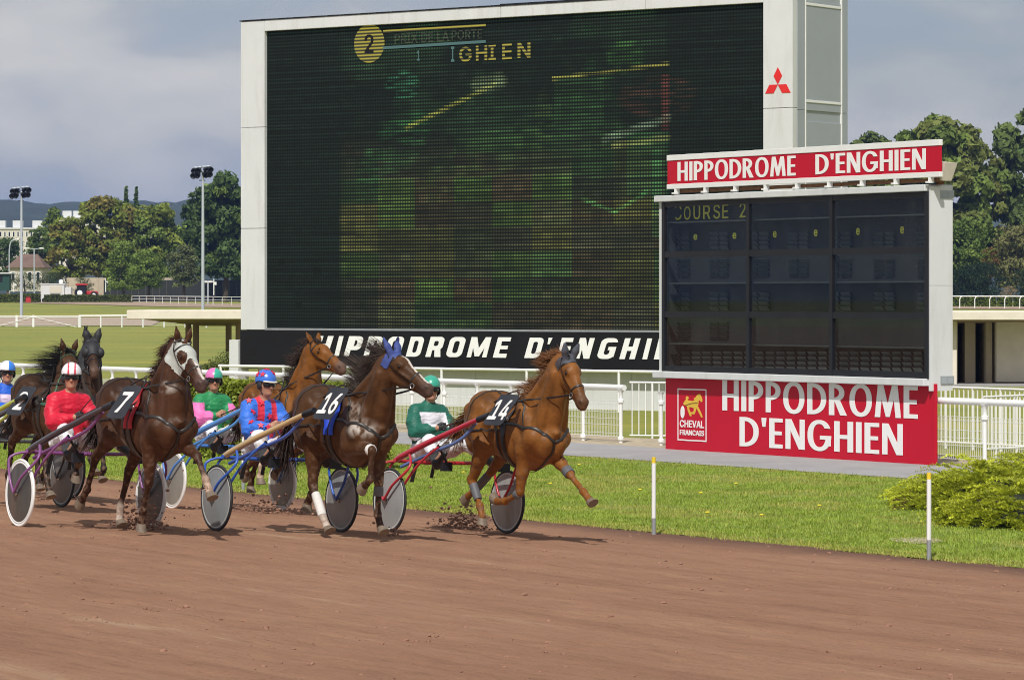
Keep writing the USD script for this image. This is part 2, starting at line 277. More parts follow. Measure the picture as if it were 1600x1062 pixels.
ribbon('far_dirt_track', smooth_path([(-62, 520), (-44, 468), (-30, 455), (40, 448), (160, 440)], 60), 10.0, 'far_dirt', 'far bend of dirt track behind the concrete canopy')
# grass clumps, as instances of a few tufts
def tuft(seed, h, nb, spread):
    r = np.random.default_rng(seed); v, f = [], []
    for k in range(nb):
        a = r.uniform(0, 6.28); o = np.array([r.normal(0, spread), r.normal(0, spread), 0]); d = np.array([math.cos(a), math.sin(a), 0]); w = np.array([-d[1], d[0], 0]) * r.uniform(.0025, .0045); hh = h * r.uniform(.5, 1.1); b = r.uniform(.15, .7)
        i = len(v); v += [o - w, o + w, o + d * hh * b * .4 + w * .7 + [0, 0, hh * .6], o + d * hh * b * .4 - w * .7 + [0, 0, hh * .6], o + d * hh * b + [0, 0, hh]]
        f += [[i, i + 1, i + 2], [i, i + 2, i + 3], [i + 3, i + 2, i + 4]]
    return np.array(v), np.array(f)
look('blade', (0.225, 0.30, 0.026), 0.6, 0.3, 1.4); look('blade_dry', (0.33, 0.32, 0.06), 0.7, 0.3, 2.0); look('clod', (0.25, 0.13, 0.085), 0.95, 0.35, 20.0)
def instancer(name, protos, pos, idx, yaw, sc, label, cat, tilt=False):
    pi = UsdGeom.PointInstancer.Define(stage, numbered('/World', name)); P = str(pi.GetPath()); rel = pi.CreatePrototypesRel()
    for k, (m, mat) in enumerate(protos):
        rel.AddTarget(obj(P, 'sprig' if cat == 'grass' else 'lump', m, mat, False))
    pi.CreateProtoIndicesAttr(Vt.IntArray.FromNumpy(idx.astype(np.int32))); pi.CreatePositionsAttr(Vt.Vec3fArray.FromNumpy(pos.astype(np.float32)))
    q = np.zeros((len(pos), 4)); q[:, 0] = np.cos(yaw / 2); q[:, 3] = np.sin(yaw / 2)
    pi.CreateOrientationsAttr(Vt.QuathArray([Gf.Quath(float(a[0]), 0.0, 0.0, float(a[3])) for a in q]))
    pi.CreateScalesAttr(Vt.Vec3fArray.FromNumpy(np.repeat(sc[:, None], 3, 1).astype(np.float32)))
    tag(pi.GetPrim(), label, cat, kind='stuff'); return P
k = 60000; s = rng.uniform(-62, -18, k); nn = N_EDGE - .12 + 10.3 * rng.random(k) ** 1.25
frac = meshkit.fbm(np.stack([s * .8, nn * .8, 0 * s], -1), 3, 4); keep = rng.random(k) < .45 + .9 * frac; s, nn = s[keep], nn[keep]
edge_w = 0.16 * (meshkit.fbm(np.stack([s * 1.3, 0 * s, 0 * s], -1), 4, 5) - .5); nn = np.maximum(nn, N_EDGE - .18 + edge_w * 2)
pos = U * s[:, None] + NV * nn[:, None] + np.array([0, 0, .012]); idx = rng.choice(5, len(s), p=[.3, .3, .22, .1, .08]); idx[(rng.random(len(s)) < .75) & ((meshkit.fbm(np.stack([s * .5, nn * .5, 0 * s + 4], -1), 3, 17) > .60) | (nn < N_EDGE + .35) | (nn > 33.3))] = 3
instancer('grass', [(tuft(1, .030, 22, .06), 'blade'), (tuft(2, .026, 24, .07), 'blade'), (tuft(3, .042, 18, .05), 'blade'), (tuft(4, .030, 12, .06), 'blade_dry'), (tuft(5, .055, 8, .03), 'blade')], pos, idx, rng.uniform(0, 6.28, len(s)), rng.uniform(.6, 1.3, len(s)), 'short green grass of the strip beside the track', 'grass')
look('flower', (0.75, 0.6, 0.03), 0.6, 0.1)
def lump(seed, n=1):
    r = np.random.default_rng(seed); m = trimesh.creation.icosphere(1); v = m.vertices * (1 + .5 * (r.random(len(m.vertices))[:, None] - .5)) * [1, .8, .6]; return v * .5, m.faces
k = 16000; s = rng.uniform(-52, -14, k); nn = rng.uniform(9.5, 23.5, k); sz = .010 + .040 * rng.random(k) ** 6
hz = meshkit.fbm(np.stack([s * .35, nn * 1.2, 0 * s], -1), 3, 12); sel = rng.random(k) < np.clip((hz - .38) * 3.2, .05, 1); s, nn, sz = s[sel], nn[sel], sz[sel]
instancer('dirt_clods', [(lump(1), 'clod'), (lump(2), 'clod'), (lump(3), 'clod')], U * s[:, None] + NV * nn[:, None] + np.stack([0 * s, 0 * s, tz(nn) + .004], -1), rng.integers(0, 3, len(s)), rng.uniform(0, 6.28, len(s)), sz, 'small loose clods scattered on the dirt track', 'dirt')
# two yellow flowers and a bare patch in the grass strip
m = MB()
for px, py in ((1190, 810), (724, 742), (1105, 806), (1095, 775), (1280, 795), (905, 730), (1150, 760), (1000, 770), (860, 760)):
    p = gr(px, py); m.ball(p + [0, 0, .05], (.03, .03, .012), 1); m.tube([p, p + [0, 0, .05]], .004, 4)
obj(None, 'yellow_flowers', m, 'flower', False, 'few yellow dandelions scattered in the grass strip', 'flower', kind='stuff')
p = gr(1432, 846); a = np.linspace(0, 6.28, 40, endpoint=False); w = 1 + .3 * (meshkit.fbm(np.stack([np.cos(a) * 2, np.sin(a) * 2, 0 * a], -1), 3) - .5)
v = np.vstack([[p + [0, 0, .03]], p + np.stack([np.cos(a) * .30 * w, np.sin(a) * .55 * w, 0 * a + .02], -1)]); obj(None, 'bare_patch', (v, np.array([[0, i + 1, (i + 1) % 40 + 1] for i in range(40)])), 'sand_verge', False, 'pale bare earth patch in the grass behind the right-hand post', 'patch', kind='structure')

# ================================================================== lettering helpers
def sheet(geom, depth=0.004):
    ms = [trimesh.creation.extrude_polygon(g, depth, engine='earcut') for g in getattr(geom, 'geoms', [geom]) if g.area > 1e-9]
    return trimesh.util.concatenate(ms)
def fit(m, x0, x1, z0, z1, y=0.0, shear=0.0):
    """a mesh lying in xy (extruded along z) set upright: x from x0 to x1, height z0..z1, front face towards -y"""
    v = np.array(m.vertices); lo, hi = v.min(0), v.max(0)
    h = (v[:, 1] - lo[1]) / (hi[1] - lo[1]); w = (v[:, 0] - lo[0]) / (hi[0] - lo[0])
    return trimesh.Trimesh(np.stack([x0 + w * (x1 - x0), y - (v[:, 2] - lo[2]), z0 + h * (z1 - z0)], -1), m.faces[:, ::-1], process=False)
def word(text, x0, x1, z0, z1, y=0.0, bold=True): return fit(meshkit.text_mesh(text, 1.0, 0.006, bold), x0, x1, z0, z1, y)
def stroke_font(ch, w=0.62):
    """wide squared capitals drawn as strokes (unit height, stroke .2)"""
    r = .1; t = .9; b = .1; rr = lambda pts: LineString(pts).buffer(.1, cap_style='flat', join_style='mitre')
    def ring(x0, y0, x1, y1, rad): o = sbox(x0, y0, x1, y1).buffer(-rad).buffer(rad, quad_segs=6); i = sbox(x0 + .21, y0 + .2, x1 - .21, y1 - .2); i = i.buffer(-rad * .45).buffer(rad * .45, quad_segs=5); return o.difference(i)
    if ch == 'H': return shapely.union_all([sbox(0, 0, .22, 1), sbox(w - .22, 0, w, 1), sbox(0, .40, w, .60)])
    if ch == 'I': return sbox(0, 0, .22, 1)
    if ch == 'P': return shapely.union_all([sbox(0, 0, .22, 1), sbox(0, .30, .3, 1).intersection(sbox(0, .3, .3, 1)), ring(0, .30, w, 1, .2)])
    if ch == 'O': return ring(0, 0, w + .02, 1, .22)
    if ch == 'D': return shapely.union_all([ring(0, 0, w, 1, .22), sbox(0, 0, .22, 1)])
    if ch == 'R': return shapely.union_all([sbox(0, 0, .22, 1), ring(0, .34, w, 1, .2), Polygon([(.3, .4), (.54, .4), (w + .02, 0), (w - .24, 0)])])
    if ch == 'M': return shapely.union_all([sbox(0, 0, .2, 1), sbox(.72, 0, .92, 1), Polygon([(0, 1), (.26, 1), (.46, .45), (.66, 1), (.92, 1), (.56, .05), (.36, .05)])])
    if ch == 'E': return shapely.union_all([sbox(0, 0, .22, 1), sbox(0, 0, w - .04, .2), sbox(0, .41, w - .08, .59), sbox(0, .8, w - .04, 1)])
    if ch == 'N': return shapely.union_all([sbox(0, 0, .21, 1), sbox(w - .21, 0, w, 1), Polygon([(0, 1), (.24, 1), (w, 0), (w - .24, 0)])])
    if ch == 'G': return shapely.union_all([ring(0, 0, w, 1, .22).difference(sbox(w - .25, .52, w + .1, .8)), sbox(.33, .42, w, .58), sbox(w - .21, .1, w, .58)])
    if ch == "'": return Polygon([(.02, 1), (.22, 1), (.14, .68), (.04, .68)])
def round_font(ch):
    """condensed bold geometric capitals (unit height)"""
    t = .155
    def oval(x0, x1, z0=0, z1=1, a=t, b=.13):
        e = lambda p, q, r_, s_: Polygon([((p + q) / 2 + (q - p) / 2 * math.copysign(abs(math.cos(k)) ** .9, math.cos(k)), (r_ + s_) / 2 + (s_ - r_) / 2 * math.copysign(abs(math.sin(k)) ** .9, math.sin(k))) for k in np.linspace(0, 2 * math.pi, 40, endpoint=False)])
        return e(x0, x1, z0, z1).difference(e(x0 + a, x1 - a, z0 + b, z1 - b))
    un = shapely.union_all
    def bowl(w, z0, z1): return un([oval(-w * .55, w, z0, z1).intersection(sbox(w * .28, z0, w, z1)), sbox(0, z0, w * .3, z0 + .125), sbox(0, z1 - .125, w * .3, z1)])
    if ch == 'H': return un([sbox(0, 0, t, 1), sbox(.38, 0, .38 + t, 1), sbox(0, .43, .5, .56)])
    if ch == 'I': return sbox(0, 0, t, 1)
    if ch == 'P': return un([sbox(0, 0, t, 1), bowl(.46, .40, 1)])
    if ch == 'R': return un([sbox(0, 0, t, 1), bowl(.46, .42, 1), Polygon([(.16, .46), (.33, .46), (.53, 0), (.34, 0)])])
    if ch == 'O': return oval(0, .66, -.015, 1.015)
    if ch == 'D': return un([sbox(0, 0, t, 1), bowl(.58, 0, 1)])
    if ch == 'M': return un([Polygon([(0, 0), (.09, 1), (.23, 1), (.15, 0)]), Polygon([(.60, 0), (.52, 1), (.66, 1), (.75, 0)]), Polygon([(.10, 1), (.25, 1), (.375, .42), (.5, 1), (.65, 1), (.43, .02), (.32, .02)])])
    if ch == 'E': return un([sbox(0, 0, t, 1), sbox(0, 0, .40, .13), sbox(0, .44, .37, .565), sbox(0, .87, .40, 1)])
    if ch == 'N': return un([sbox(0, 0, .145, 1), sbox(.42, 0, .565, 1), Polygon([(0, 1), (.17, 1), (.565, 0), (.395, 0)])])
    if ch == 'G': return un([oval(0, .68, -.015, 1.015).difference(sbox(.4, .50, .8, .74)), sbox(.36, .37, .67, .50), sbox(.53, .16, .67, .5)])
    if ch == "'": return Polygon([(.0, 1), (.15, 1), (.12, .70), (.03, .70)])
def sign_word(parent, text, x0, x1, z0, z1, y, mat, font=round_font, gap=.085):
    x, gs = 0, []
    for ch in text: g = font(ch); gs.append((x, g)); x += g.bounds[2] + gap
    k = (x1 - x0) / (x - gap)
    for o, g in gs:
        mm = sheet(g, .006); v = np.array(mm.vertices); obj(parent, 'letter', trimesh.Trimesh(np.stack([x0 + (o + v[:, 0]) * k, y - v[:, 2], z0 + v[:, 1] * (z1 - z0)], -1), mm.faces[:, ::-1], process=False), mat)

# ================================================================== the small results board and its two red signs
A, B = gr(1040, 702.8), gr(1448, 727.5); L = np.linalg.norm(B - A); ex = (B - A) / L; ey = np.array([-ex[1], ex[0], 0.0])
MB_ = mtx(ex, ey, [0, 0, 1], A)                     # local x along the board, y away from the track, z up
def bx(px, y=-0.08):
    """local x of a picture column on the plane y"""
    k = (px - 800) / FOC; o = A + ey * y; return (k * o[1] - o[0]) / (ex[0] - k * ex[1])
def bz(px, py, y=-0.08):
    p = A + ey * y + ex * bx(px, y); return CAM_H - (py - HZ) / FOC * p[1]
board = thing('results_board', 'dark glass results board with nine panes reading Course 2, above the red hoarding', 'scoreboard', MB_)
x0, x1 = bx(1030), bx(1450); zb, zt = 1.33, 4.60; FY, BY = -0.08, 0.42
m = MB(); m.box(x0, x0 + .07, FY, BY, zb + .10, zt - .10); m.box(x1, x1 + .02, FY + .003, BY, zb - .02, zt - .02); m.box(x0 + .07, x1, BY - .04, BY, zb + .1, zt - .1)
obj(board, 'casing', m, 'white_panel')
m = MB(); m.box(x0 - .06, x1 + .01, FY - .08, BY + .02, zt - .11, zt, .01); obj(board, 'top_edge', m, 'white_panel')
m = MB(); m.box(x0 - .08, x1 + .01, FY - .10, BY + .02, zb - .02, zb + .10, .01); obj(board, 'bottom_edge', m, 'white_panel')
SD = .46
for za, zc in ((zb - .1, 2.95), (2.954, zt - .03)): obj(board, 'side_panel', MB().box(x1 + .021, x1 + .05, FY, FY + SD + .02, za, zc), 'white_panel')
for zc in (1.40, 4.44):
    v = obj(board, 'vent', MB().box(x1 + .05, x1 + .062, FY + .22, FY + .50, zc - .07, zc + .07), 'galvanised')
    for q in range(2): obj(v, 'louvre', MB().box(x1 + .062, x1 + .068, FY + .245 + .125 * q, FY + .355 + .125 * q, zc - .05, zc + .05), 'grey_paint')
obj(board, 'interior', MB().box(x0 + .07, x1, BY - .12, BY - .045, zb + .1, zt - .1), 'board_interior')
obj(board, 'added_dark_lining', MB().box(x0 + .071, x0 + .085, FY + .06, BY - .125, zb + .1, zt - .11), 'board_interior')  # dark sheet added to hide the sunlit inside of the casing wall
cols = [bx(p) for p in (1038, 1170, 1300, 1449)]; rows = [bz(1040, p) for p in (312, 398, 491, 585)]
for c_ in cols: obj(board, 'mullion', MB().box(c_ - .04, c_ + .04, FY - .03, FY + .05, zb + .1, zt - .11), 'dark_metal')
for i, r_ in enumerate(rows):
    for j in range(3):
        zz = min(max(r_, zb + .15), zt - .15); obj(board, 'transom', MB().box(cols[j] + .04, cols[j + 1] - .04, FY - .025, FY + .045, zz - .055, zz + .055), 'dark_metal')
usdkit.material(stage, '/World/Looks/pane', {'t': ('transparent_bsdf', {'color': (0.88, 0.92, 0.92)}), 'g': ('glossy_bsdf', {'roughness': 0.02, 'color': (0.9, 0.95, 1.0)}), 'lw': ('layer_weight', {'blend': .5}), 'pw': ('math', {'math_type': 'power', 'value2': 4.0}), 'fm': ('math', {'math_type': 'multiply_add', 'value2': .8, 'value3': .022}), 'ge': ('geometry', {}), 'mp': ('mapping', {'scale': (1.2, 1.2, .18)}), 'n': ('noise_texture', {'scale': 2.2, 'detail': 4.0}), 'r': ('rgb_ramp', {'ramp': [(.52, (0,) * 3), (.8, (.014,) * 3)]}), 'd': ('diffuse_bsdf', {'color': (.5, .5, .48)}), 'x': ('mix_closure', {}), 'y': ('mix_closure', {})},
    [('lw.facing', 'pw.value1'), ('pw.value', 'fm.value1'), ('fm.value', 'x.fac'), ('t.BSDF', 'x.closure1'), ('g.BSDF', 'x.closure2'), ('ge.position', 'mp.vector'), ('mp.vector', 'n.vector'), ('n.fac', 'r.fac'), ('r.color', 'y.fac'), ('x.closure', 'y.closure1'), ('d.BSDF', 'y.closure2')], surface='y.closure')
for i in range(3):
    for j in range(3):
        xa, xb, za, zc = cols[j] + .04, cols[j + 1] - .04, max(rows[i + 1], zb + .15) + .055, min(rows[i], zt - .15) - .055; obj(board, 'pane', MB().add([[xa, FY, za], [xb, FY, za], [xb, FY, zc], [xa, FY, zc]], [[0, 1, 2, 3]]), 'pane')
IY = BY - .13
def flap(xa, xb, za, zc):
    m = MB(); h = (zc - za) / 4
    for q in range(4): m.add([[xa, IY, za + q * h], [xb, IY, za + q * h], [xb, IY - .05, za + q * h + h * .85], [xa, IY - .05, za + q * h + h * .85], [xa, IY, za + q * h + h * .9], [xb, IY, za + q * h + h * .9]], [[0, 1, 2, 3], [3, 2, 5, 4]])
    obj(board, 'digit_flap', m, 'flap_plastic')
pairs = ((1050, 1064), (1066, 1079), (1111, 1124), (1126, 1139), (1176, 1185), (1188, 1203), (1234, 1248), (1250, 1264), (1304, 1312), (1316, 1331), (1368, 1382), (1385, 1399), (1436, 1447))
for a_, b_ in pairs: flap(bx(a_, IY), bx(b_, IY), bz(a_, 390, IY), bz(a_, 362, IY))
for a_, b_ in pairs: flap(bx(a_, IY), bx(b_, IY), bz(a_, 433, IY), bz(a_, 404, IY))
for a_, b_ in pairs[:6] + pairs[8:]: flap(bx(a_, IY), bx(b_, IY), bz(a_, 485, IY), bz(a_, 456, IY))
for a_, b_ in pairs[:4]: flap(bx(a_, IY), bx(b_, IY), bz(a_, 530, IY), bz(a_, 502, IY))
for q in range(24):
    a_ = 1050 + 16.5 * q; flap(bx(a_, IY), bx(a_ + 13.5, IY), bz(a_, 577 + q * .2, IY), bz(a_, 548, IY))
for j in range(3):
    for py in (349, 443, 536): z_ = bz(1040, py, IY); obj(board, 'shelf', MB().box(cols[j] + .05, cols[j + 1] - .05, FY + .06, IY - .02, z_ - .012, z_ + .012), 'flap_plastic')
XY = IY - .06
def on_board(t, pa, pb, ya, yb, mat, y=XY, bold=False): obj(board, 'lettering', word(t, bx(pa, y), bx(pb, y), bz(pa, yb, y), bz(pa, ya, y), y, bold), mat)
look('lit_letter', (0.50, 0.50, 0.03), 0.5, 0.1, emit=0.12)
for ch, pa, pb, ya in zip('COURSE', (1053, 1069, 1084, 1099, 1115, 1129), (1065, 1079, 1094, 1110, 1125, 1138), (320, 323, 322, 321, 320, 319)): on_board(ch, pa, pb, ya, 344 - (pa - 1053) * .035, 'lit_letter')
on_board('2', 1156, 1165, 317, 340, 'lit_letter')
for p_ in (1084, 1145, 1208, 1272, 1338, 1407): on_board('e', p_, p_ + 5.5, 366 - (p_ - 1084) * .038, 375 - (p_ - 1084) * .03, 'lit_letter', bold=True)
# bracketed header sign above the board
hy = -0.12; head = thing('header_sign', 'red sign with white borders on top of the results board, reading Hippodrome d Enghien', 'sign', MB_)
hx0, hx1 = bx(1043, hy), bx(1468, hy); hz0, hz1 = 4.735, 5.325
obj(head, 'panel', MB().box(hx0, hx1, hy, hy + .05, hz0, hz1), 'red_sign')
obj(head, 'border', MB().box(hx0 - .01, hx1 + .01, hy - .012, hy + .06, hz1 - .10, hz1, .004), 'white_paint'); obj(head, 'border', MB().box(hx0 - .01, hx1 + .01, hy - .012, hy + .06, hz0 - .02, hz0 + .065, .004), 'white_paint')
for t, pa, pb in (('HIPPODROME', 1059, 1243.5), ("D'ENGHIEN", 1274.5, 1447)): sign_word(head, t, bx(pa, hy), bx(pb, hy), 4.85, 5.19, hy - .002, 'white_letter')
for q in range(9):
    x = hx0 + .25 + q * (hx1 - hx0 - .5) / 8; obj(head, 'bracket', MB().box(x - .03, x + .03, hy - .01, hy + .07, 4.62, 4.72).box(x - .05, x + .01, hy - .05, hy, 4.62, 4.65), 'white_paint')
obj(head, 'support_rail', MB().box(hx0 + .1, hx1 - .15, hy + .08, hy + .20, 4.64, 4.70), 'rust')
sp = thing('loudspeaker', 'beige horn loudspeaker at the right end of the header sign', 'loudspeaker', MB_)
x = bx(1462, .02); hb = [[x - .10, .02, 4.66], [x + .16, .0, 4.66], [x + .16, .22, 4.66], [x - .10, .20, 4.66], [x - .08, .02, 4.98], [x + .27, .0, 4.95], [x + .27, .26, 4.95], [x - .08, .22, 4.98]]
obj(sp, 'horn', trimesh.convex.convex_hull(np.array(hb)), 'cream_concrete'); obj(sp, 'foot', MB().box(x - .02, x + .06, .05, .15, 4.595, 4.658), 'rust')
# red hoarding under the board
ad = thing('red_hoarding', 'large red hoarding at path level under the results board, with a gilt trotting horse emblem', 'sign', MB_)
obj(ad, 'panel', MB().box(0, bx(1461, 0), 0, .05, 0.0, 1.345), 'red_sign')
for t, pa, pb, za, zc in (('HIPPODROME', 1129, 1434.5, .765, 1.30), ("D'ENGHIEN", 1156, 1411, .15, .665)): sign_word(ad, t, bx(pa, 0), bx(pb, 0), za, zc, -.002, 'white_letter')
ea, eb = bx(1059, 0), bx(1104, 0); ez0, ez1 = .19, 1.125; w_ = .022
obj(ad, 'emblem_frame', MB().box(ea, eb, -.006, 0, ez1 - w_, ez1).box(ea, eb, -.006, 0, ez0, ez0 + w_).box(ea, ea + w_, -.006, 0, ez0 + w_, ez1 - w_).box(eb - w_, eb, -.006, 0, ez0 + w_, ez1 - w_), 'white_letter')
for t, za, zc in (('CHEVAL', .43, .56), ('FRANCAIS', .29, .385)): obj(ad, 'lettering', word(t, ea + .075, eb - .07, za, zc, -.002), 'white_letter')
E = lambda pts, d=.004: fit_xy(pts, d)
def fit_xy(pts, d):   # emblem drawing coordinates (0..1 across, 0..1 up in the horse field)
    g = Polygon([(ea + .10 + (eb - ea - .2) * x, .585 + .46 * y) for x, y in pts]).buffer(.006).buffer(-.004); m = sheet(g, d); v = m.vertices; return trimesh.Trimesh(np.stack([v[:, 0], -v[:, 2], v[:, 1]], -1), m.faces[:, ::-1], process=False)
obj(ad, 'emblem_horse', fit_xy([(.10, .58), (.2, .72), (.24, .75), (.22, .82), (.25, .87), (.31, .87), (.36, .80), (.30, .77), (.32, .72), (.5, .70), (.62, .72), (.58, .80), (.66, .84), (.70, .90), (.78, .97), (.86, .99), (.95, .80), (.96, .70), (.90, .68), (.86, .74), (.80, .74), (.78, .58), (.76, .5), (.88, .3), (.97, .1), (.92, .08), (.80, .28), (.70, .44), (.68, .36), (.62, .2), (.52, .19), (.44, .24), (.5, .27), (.56, .26), (.6, .42), (.48, .46), (.36, .46), (.38, .36), (.48, .16), (.46, .1), (.40, .13), (.31, .34), (.28, .48), (.2, .52)], .004), 'gold_letter')
v, f = lathe([(0, 0), (1, 0), (.97, .006), (0, .006)], 28); v = v * [.062, .112, 1]; v = np.stack([v[:, 0] + ea + .155, -v[:, 2] - .003, v[:, 1] + .70], -1); obj(ad, 'emblem_wheel', (v, f[:, ::-1]), 'white_letter')
xs_ = ea + .10 + (eb - ea - .2) * np.linspace(.2, .76, 12); zs_ = .585 + .46 * (.52 + .12 * np.sin(np.linspace(0, 1.5, 12))); obj(ad, 'emblem_shaft', MB().tube(np.stack([xs_, np.full(12, -.006), zs_], -1), .006, 6), 'rust')

# ================================================================== the big screen
SA = at(378, 570, 95.5); SA[2] = 0.0; te = np.array([.809, -.588, 0]); tw = np.array([.588, .809, 0]); MS = mtx(te, tw, [0, 0, 1], SA)
def sx(px, y=0.0):
    k = (px - 800) / FOC; o = SA + tw * y; return (k * o[1] - o[0]) / (te[0] - k * te[1])
def sz(px, py, y=0.0): p = SA + tw * y + te * sx(px, y); return CAM_H - (py - HZ) / FOC * p[1]
SX0, SX1, SC0, SC1 = 0.0, sx(1240), sx(415), sx(1194); Z0, Z1, Z2, Z3 = 1.0, 1.93, 9.84, 10.13; SDEP = 2.5
scr = thing('video_screen', 'huge white-framed video screen standing beyond the fence with a dim green picture on it', 'screen', MS)
obj(scr, 'casing', MB().box(SX0 + .02, SX1 - .02, .16, SDEP, Z0 + .02, Z3 - .02), 'grey_paint')
def frame_panels(xa, xb, cuts):
    for a_, b_ in zip(cuts[:-1], cuts[1:]): obj(scr, 'frame_panel', MB().box(xa, xb, -.05, .158, a_ + .006, b_ - .006, .008), 'white_panel')
frame_panels(SX0, SC0, [Z1, 4.62, 7.3, Z3]); frame_panels(SC1, SX1, [Z1, 4.62, sz(1200, 170), Z3])
for a_, b_ in zip([SC0, sx(784), sx(1010), SC1][:-1], [sx(784), sx(1010), SC1]): obj(scr, 'frame_panel', MB().box(a_ + .006, b_ - .006, -.05, .158, Z2, Z3, .008), 'white_panel')
obj(scr, 'coping', MB().box(SX0 - .03, sx(784), -.07, .2, Z3, Z3 + .03).box(sx(784), SX1 + .03, -.07, .2, Z3 + .0, Z3 + .05), 'dark_metal')
obj(scr, 'lower_rail', MB().box(SC0, SC1, -.03, .1, Z1, Z1 + .05), 'galvanised')
sg = obj(scr, 'name_band', MB().box(SX0 - .02, SX1, -.06, .15, Z0, Z1 - .004, .01), 'black_panel')
zc0, zc1 = sz(1000, 561), sz(1000, 528.4)
for ch, pa, pb in zip("HIPPODROMED'ENGHIEN", (490, 525, 539.5, 570.5, 604, 636.5, 667, 700, 731.5, 772.5, 821.5, 858, 873, 900, 936, 970, 1006, 1024, 1054), (524, 539.5, 570, 600.5, 634, 665, 697, 730, 770.5, 801.5, 852, 866, 899, 932, 968, 1003.5, 1021.5, 1052, 1086)):
    g = saff.affine_transform(stroke_font(ch), [1, .24, 0, 1, 0, 0]); mm = sheet(g, .01); v = np.array(mm.vertices); x_ = (v[:, 0] - v[:, 0].min()) / np.ptp(v[:, 0])
    obj(sg, 'letter', trimesh.Trimesh(np.stack([sx(pa) + x_ * (sx(pb) - sx(pa)), -.061 - v[:, 2], zc0 + v[:, 1] * (zc1 - zc0)], -1), mm.faces[:, ::-1], process=False), 'white_letter')
# the lit picture: one lamp module per colour patch, lamp lines in the material
NXs, NZs = 208, 128; gx = np.linspace(SC0, SC1, NXs + 1); gz = np.linspace(Z1 + .05, Z2, NZs + 1)
PX = np.linspace(0, 1, NXs)[:, None] + np.zeros((1, NZs)); PZ = np.zeros((NXs, 1)) + np.linspace(0, 1, NZs)[None]
r = np.random.default_rng(11); img = np.zeros((NXs, NZs, 3)) + np.array([.004, .009, .006])
fb = lambda sc, sd, st=(1, 1): meshkit.fbm(np.stack([PX * sc * st[0], PZ * sc * st[1], 0 * PX], -1), 4, sd)
xin = np.clip((PX - .155) / .01, 0, 1) * np.clip((.822 - PX) / .01, 0, 1); low = np.clip((.66 - PZ) / .25, 0, 1)
pal = np.array([[.04, .068, .01], [.065, .06, .012], [.055, .034, .014], [.032, .062, .014], [.05, .052, .018], [.038, .032, .015]])
mi = np.floor(PX / .0795).astype(int); mj = np.floor(PZ / .082).astype(int); hsh = r.integers(0, len(pal), (20, 20)); amp = r.uniform(.45, 1.2, (20, 20))
blk = pal[hsh[mi, mj]] * amp[mi, mj][..., None]; img += (xin * low)[..., None] * blk * (.55 + .9 * fb(60, 3, (1, 2)))[..., None]
img += (xin * (1 - low) * np.clip((fb(9, 5) - .45) * 4, 0, 1))[..., None] * np.array([.012, .03, .01])
def ell(cx, cz, a, b, col, k=1.0, rot=0): dx, dz = PX - cx, PZ - cz; c_, s_ = math.cos(rot), math.sin(rot); q = ((dx * c_ + dz * s_) / a) ** 2 + ((-dx * s_ + dz * c_) / b) ** 2; img[:] = img + (np.clip((1 - q) * 3, 0, 1) * k)[..., None] * np.array(col)
def bar(x0, z0, x1, z1, w, col): t = np.clip(((PX - x0) * (x1 - x0) + (PZ - z0) * (z1 - z0)) / ((x1 - x0) ** 2 + (z1 - z0) ** 2), 0, 1); d = np.hypot(PX - x0 - t * (x1 - x0), (PZ - z0 - t * (z1 - z0)) * .6); img[:] = img + np.clip((w - d) / w * 2, 0, 1)[..., None] * np.array(col)
def rect(x0, x1, z0, z1, col): img[:] = img + ((PX > x0) & (PX < x1) & (PZ > z0) & (PZ < z1)).astype(float)[..., None] * np.array(col)
gl = np.clip((fb(34, 21, (1, 2.4)) - .36) * 3.2, 0, 1.3)
keep_ = img.copy(); img[:] = 0
ell(.29, .80, .04, .055, (.02, .11, .05)); ell(.27, .58, .06, .16, (.008, .05, .012), 1, -.4); ell(.46, .55, .07, .2, (.014, .034, .006), 1, -.8); ell(.80, .73, .08, .07, (.05, .014, .008), .8); ell(.66, .62, .08, .28, (.010, .03, .006), .9); ell(.74, .86, .04, .06, (.02, .06, .01)); ell(.58, .66, .02, .12, (.02, .03, .006))
img[:] = keep_ + img * gl[..., None]
bar(.30, .66, .48, .79, .006, (.18, .17, .02)); bar(.45, .79, .49, .80, .02, (.10, .13, .06)); bar(.60, .80, .82, .83, .004, (.2, .18, .03)); bar(.70, .60, .82, .66, .01, (.08, .11, .07)); bar(.72, .58, .82, .60, .008, (.12, .11, .03)); bar(.66, .41, .72, .37, .005, (.03, .14, .03)); bar(.72, .37, .78, .43, .005, (.03, .14, .03)); bar(.80, .55, .80, .30, .012, (.01, .07, .02))
rect(.155, .82, .36, .37, (.05, .03, .01)); rect(.74, .825, .42, .62, (.006, .034, .008)); rect(.6, .7, .66, .8, (.008, .022, .006)); rect(.808, .822, .62, .80, (.07, .012, .01))
for q in range(26): a_, b_ = r.integers(0, 50), r.integers(0, 34); rect(a_ / 50, a_ / 50 + .017, b_ / 34, b_ / 34 + .026, (-.006, -.006, -.006))
tile = .75 + .5 * r.random((52, 32)); img *= tile[(PX * 51.99).astype(int), (PZ * 31.99).astype(int)][..., None]; img[:, ::4] *= .6; img = np.clip(img * 1.0, .0006, 1)
vx, vz = [], []; V = np.zeros((NXs, NZs, 4, 3)); 
for c_, (a_, b_) in enumerate(((0, 0), (1, 0), (1, 1), (0, 1))): V[:, :, c_, 0] = gx[a_:a_ + NXs][:, None]; V[:, :, c_, 2] = gz[b_:b_ + NZs][None]; V[:, :, c_, 1] = .06
F = np.arange(NXs * NZs * 4).reshape(-1, 4)
PIT = (SC1 - SC0) / 416
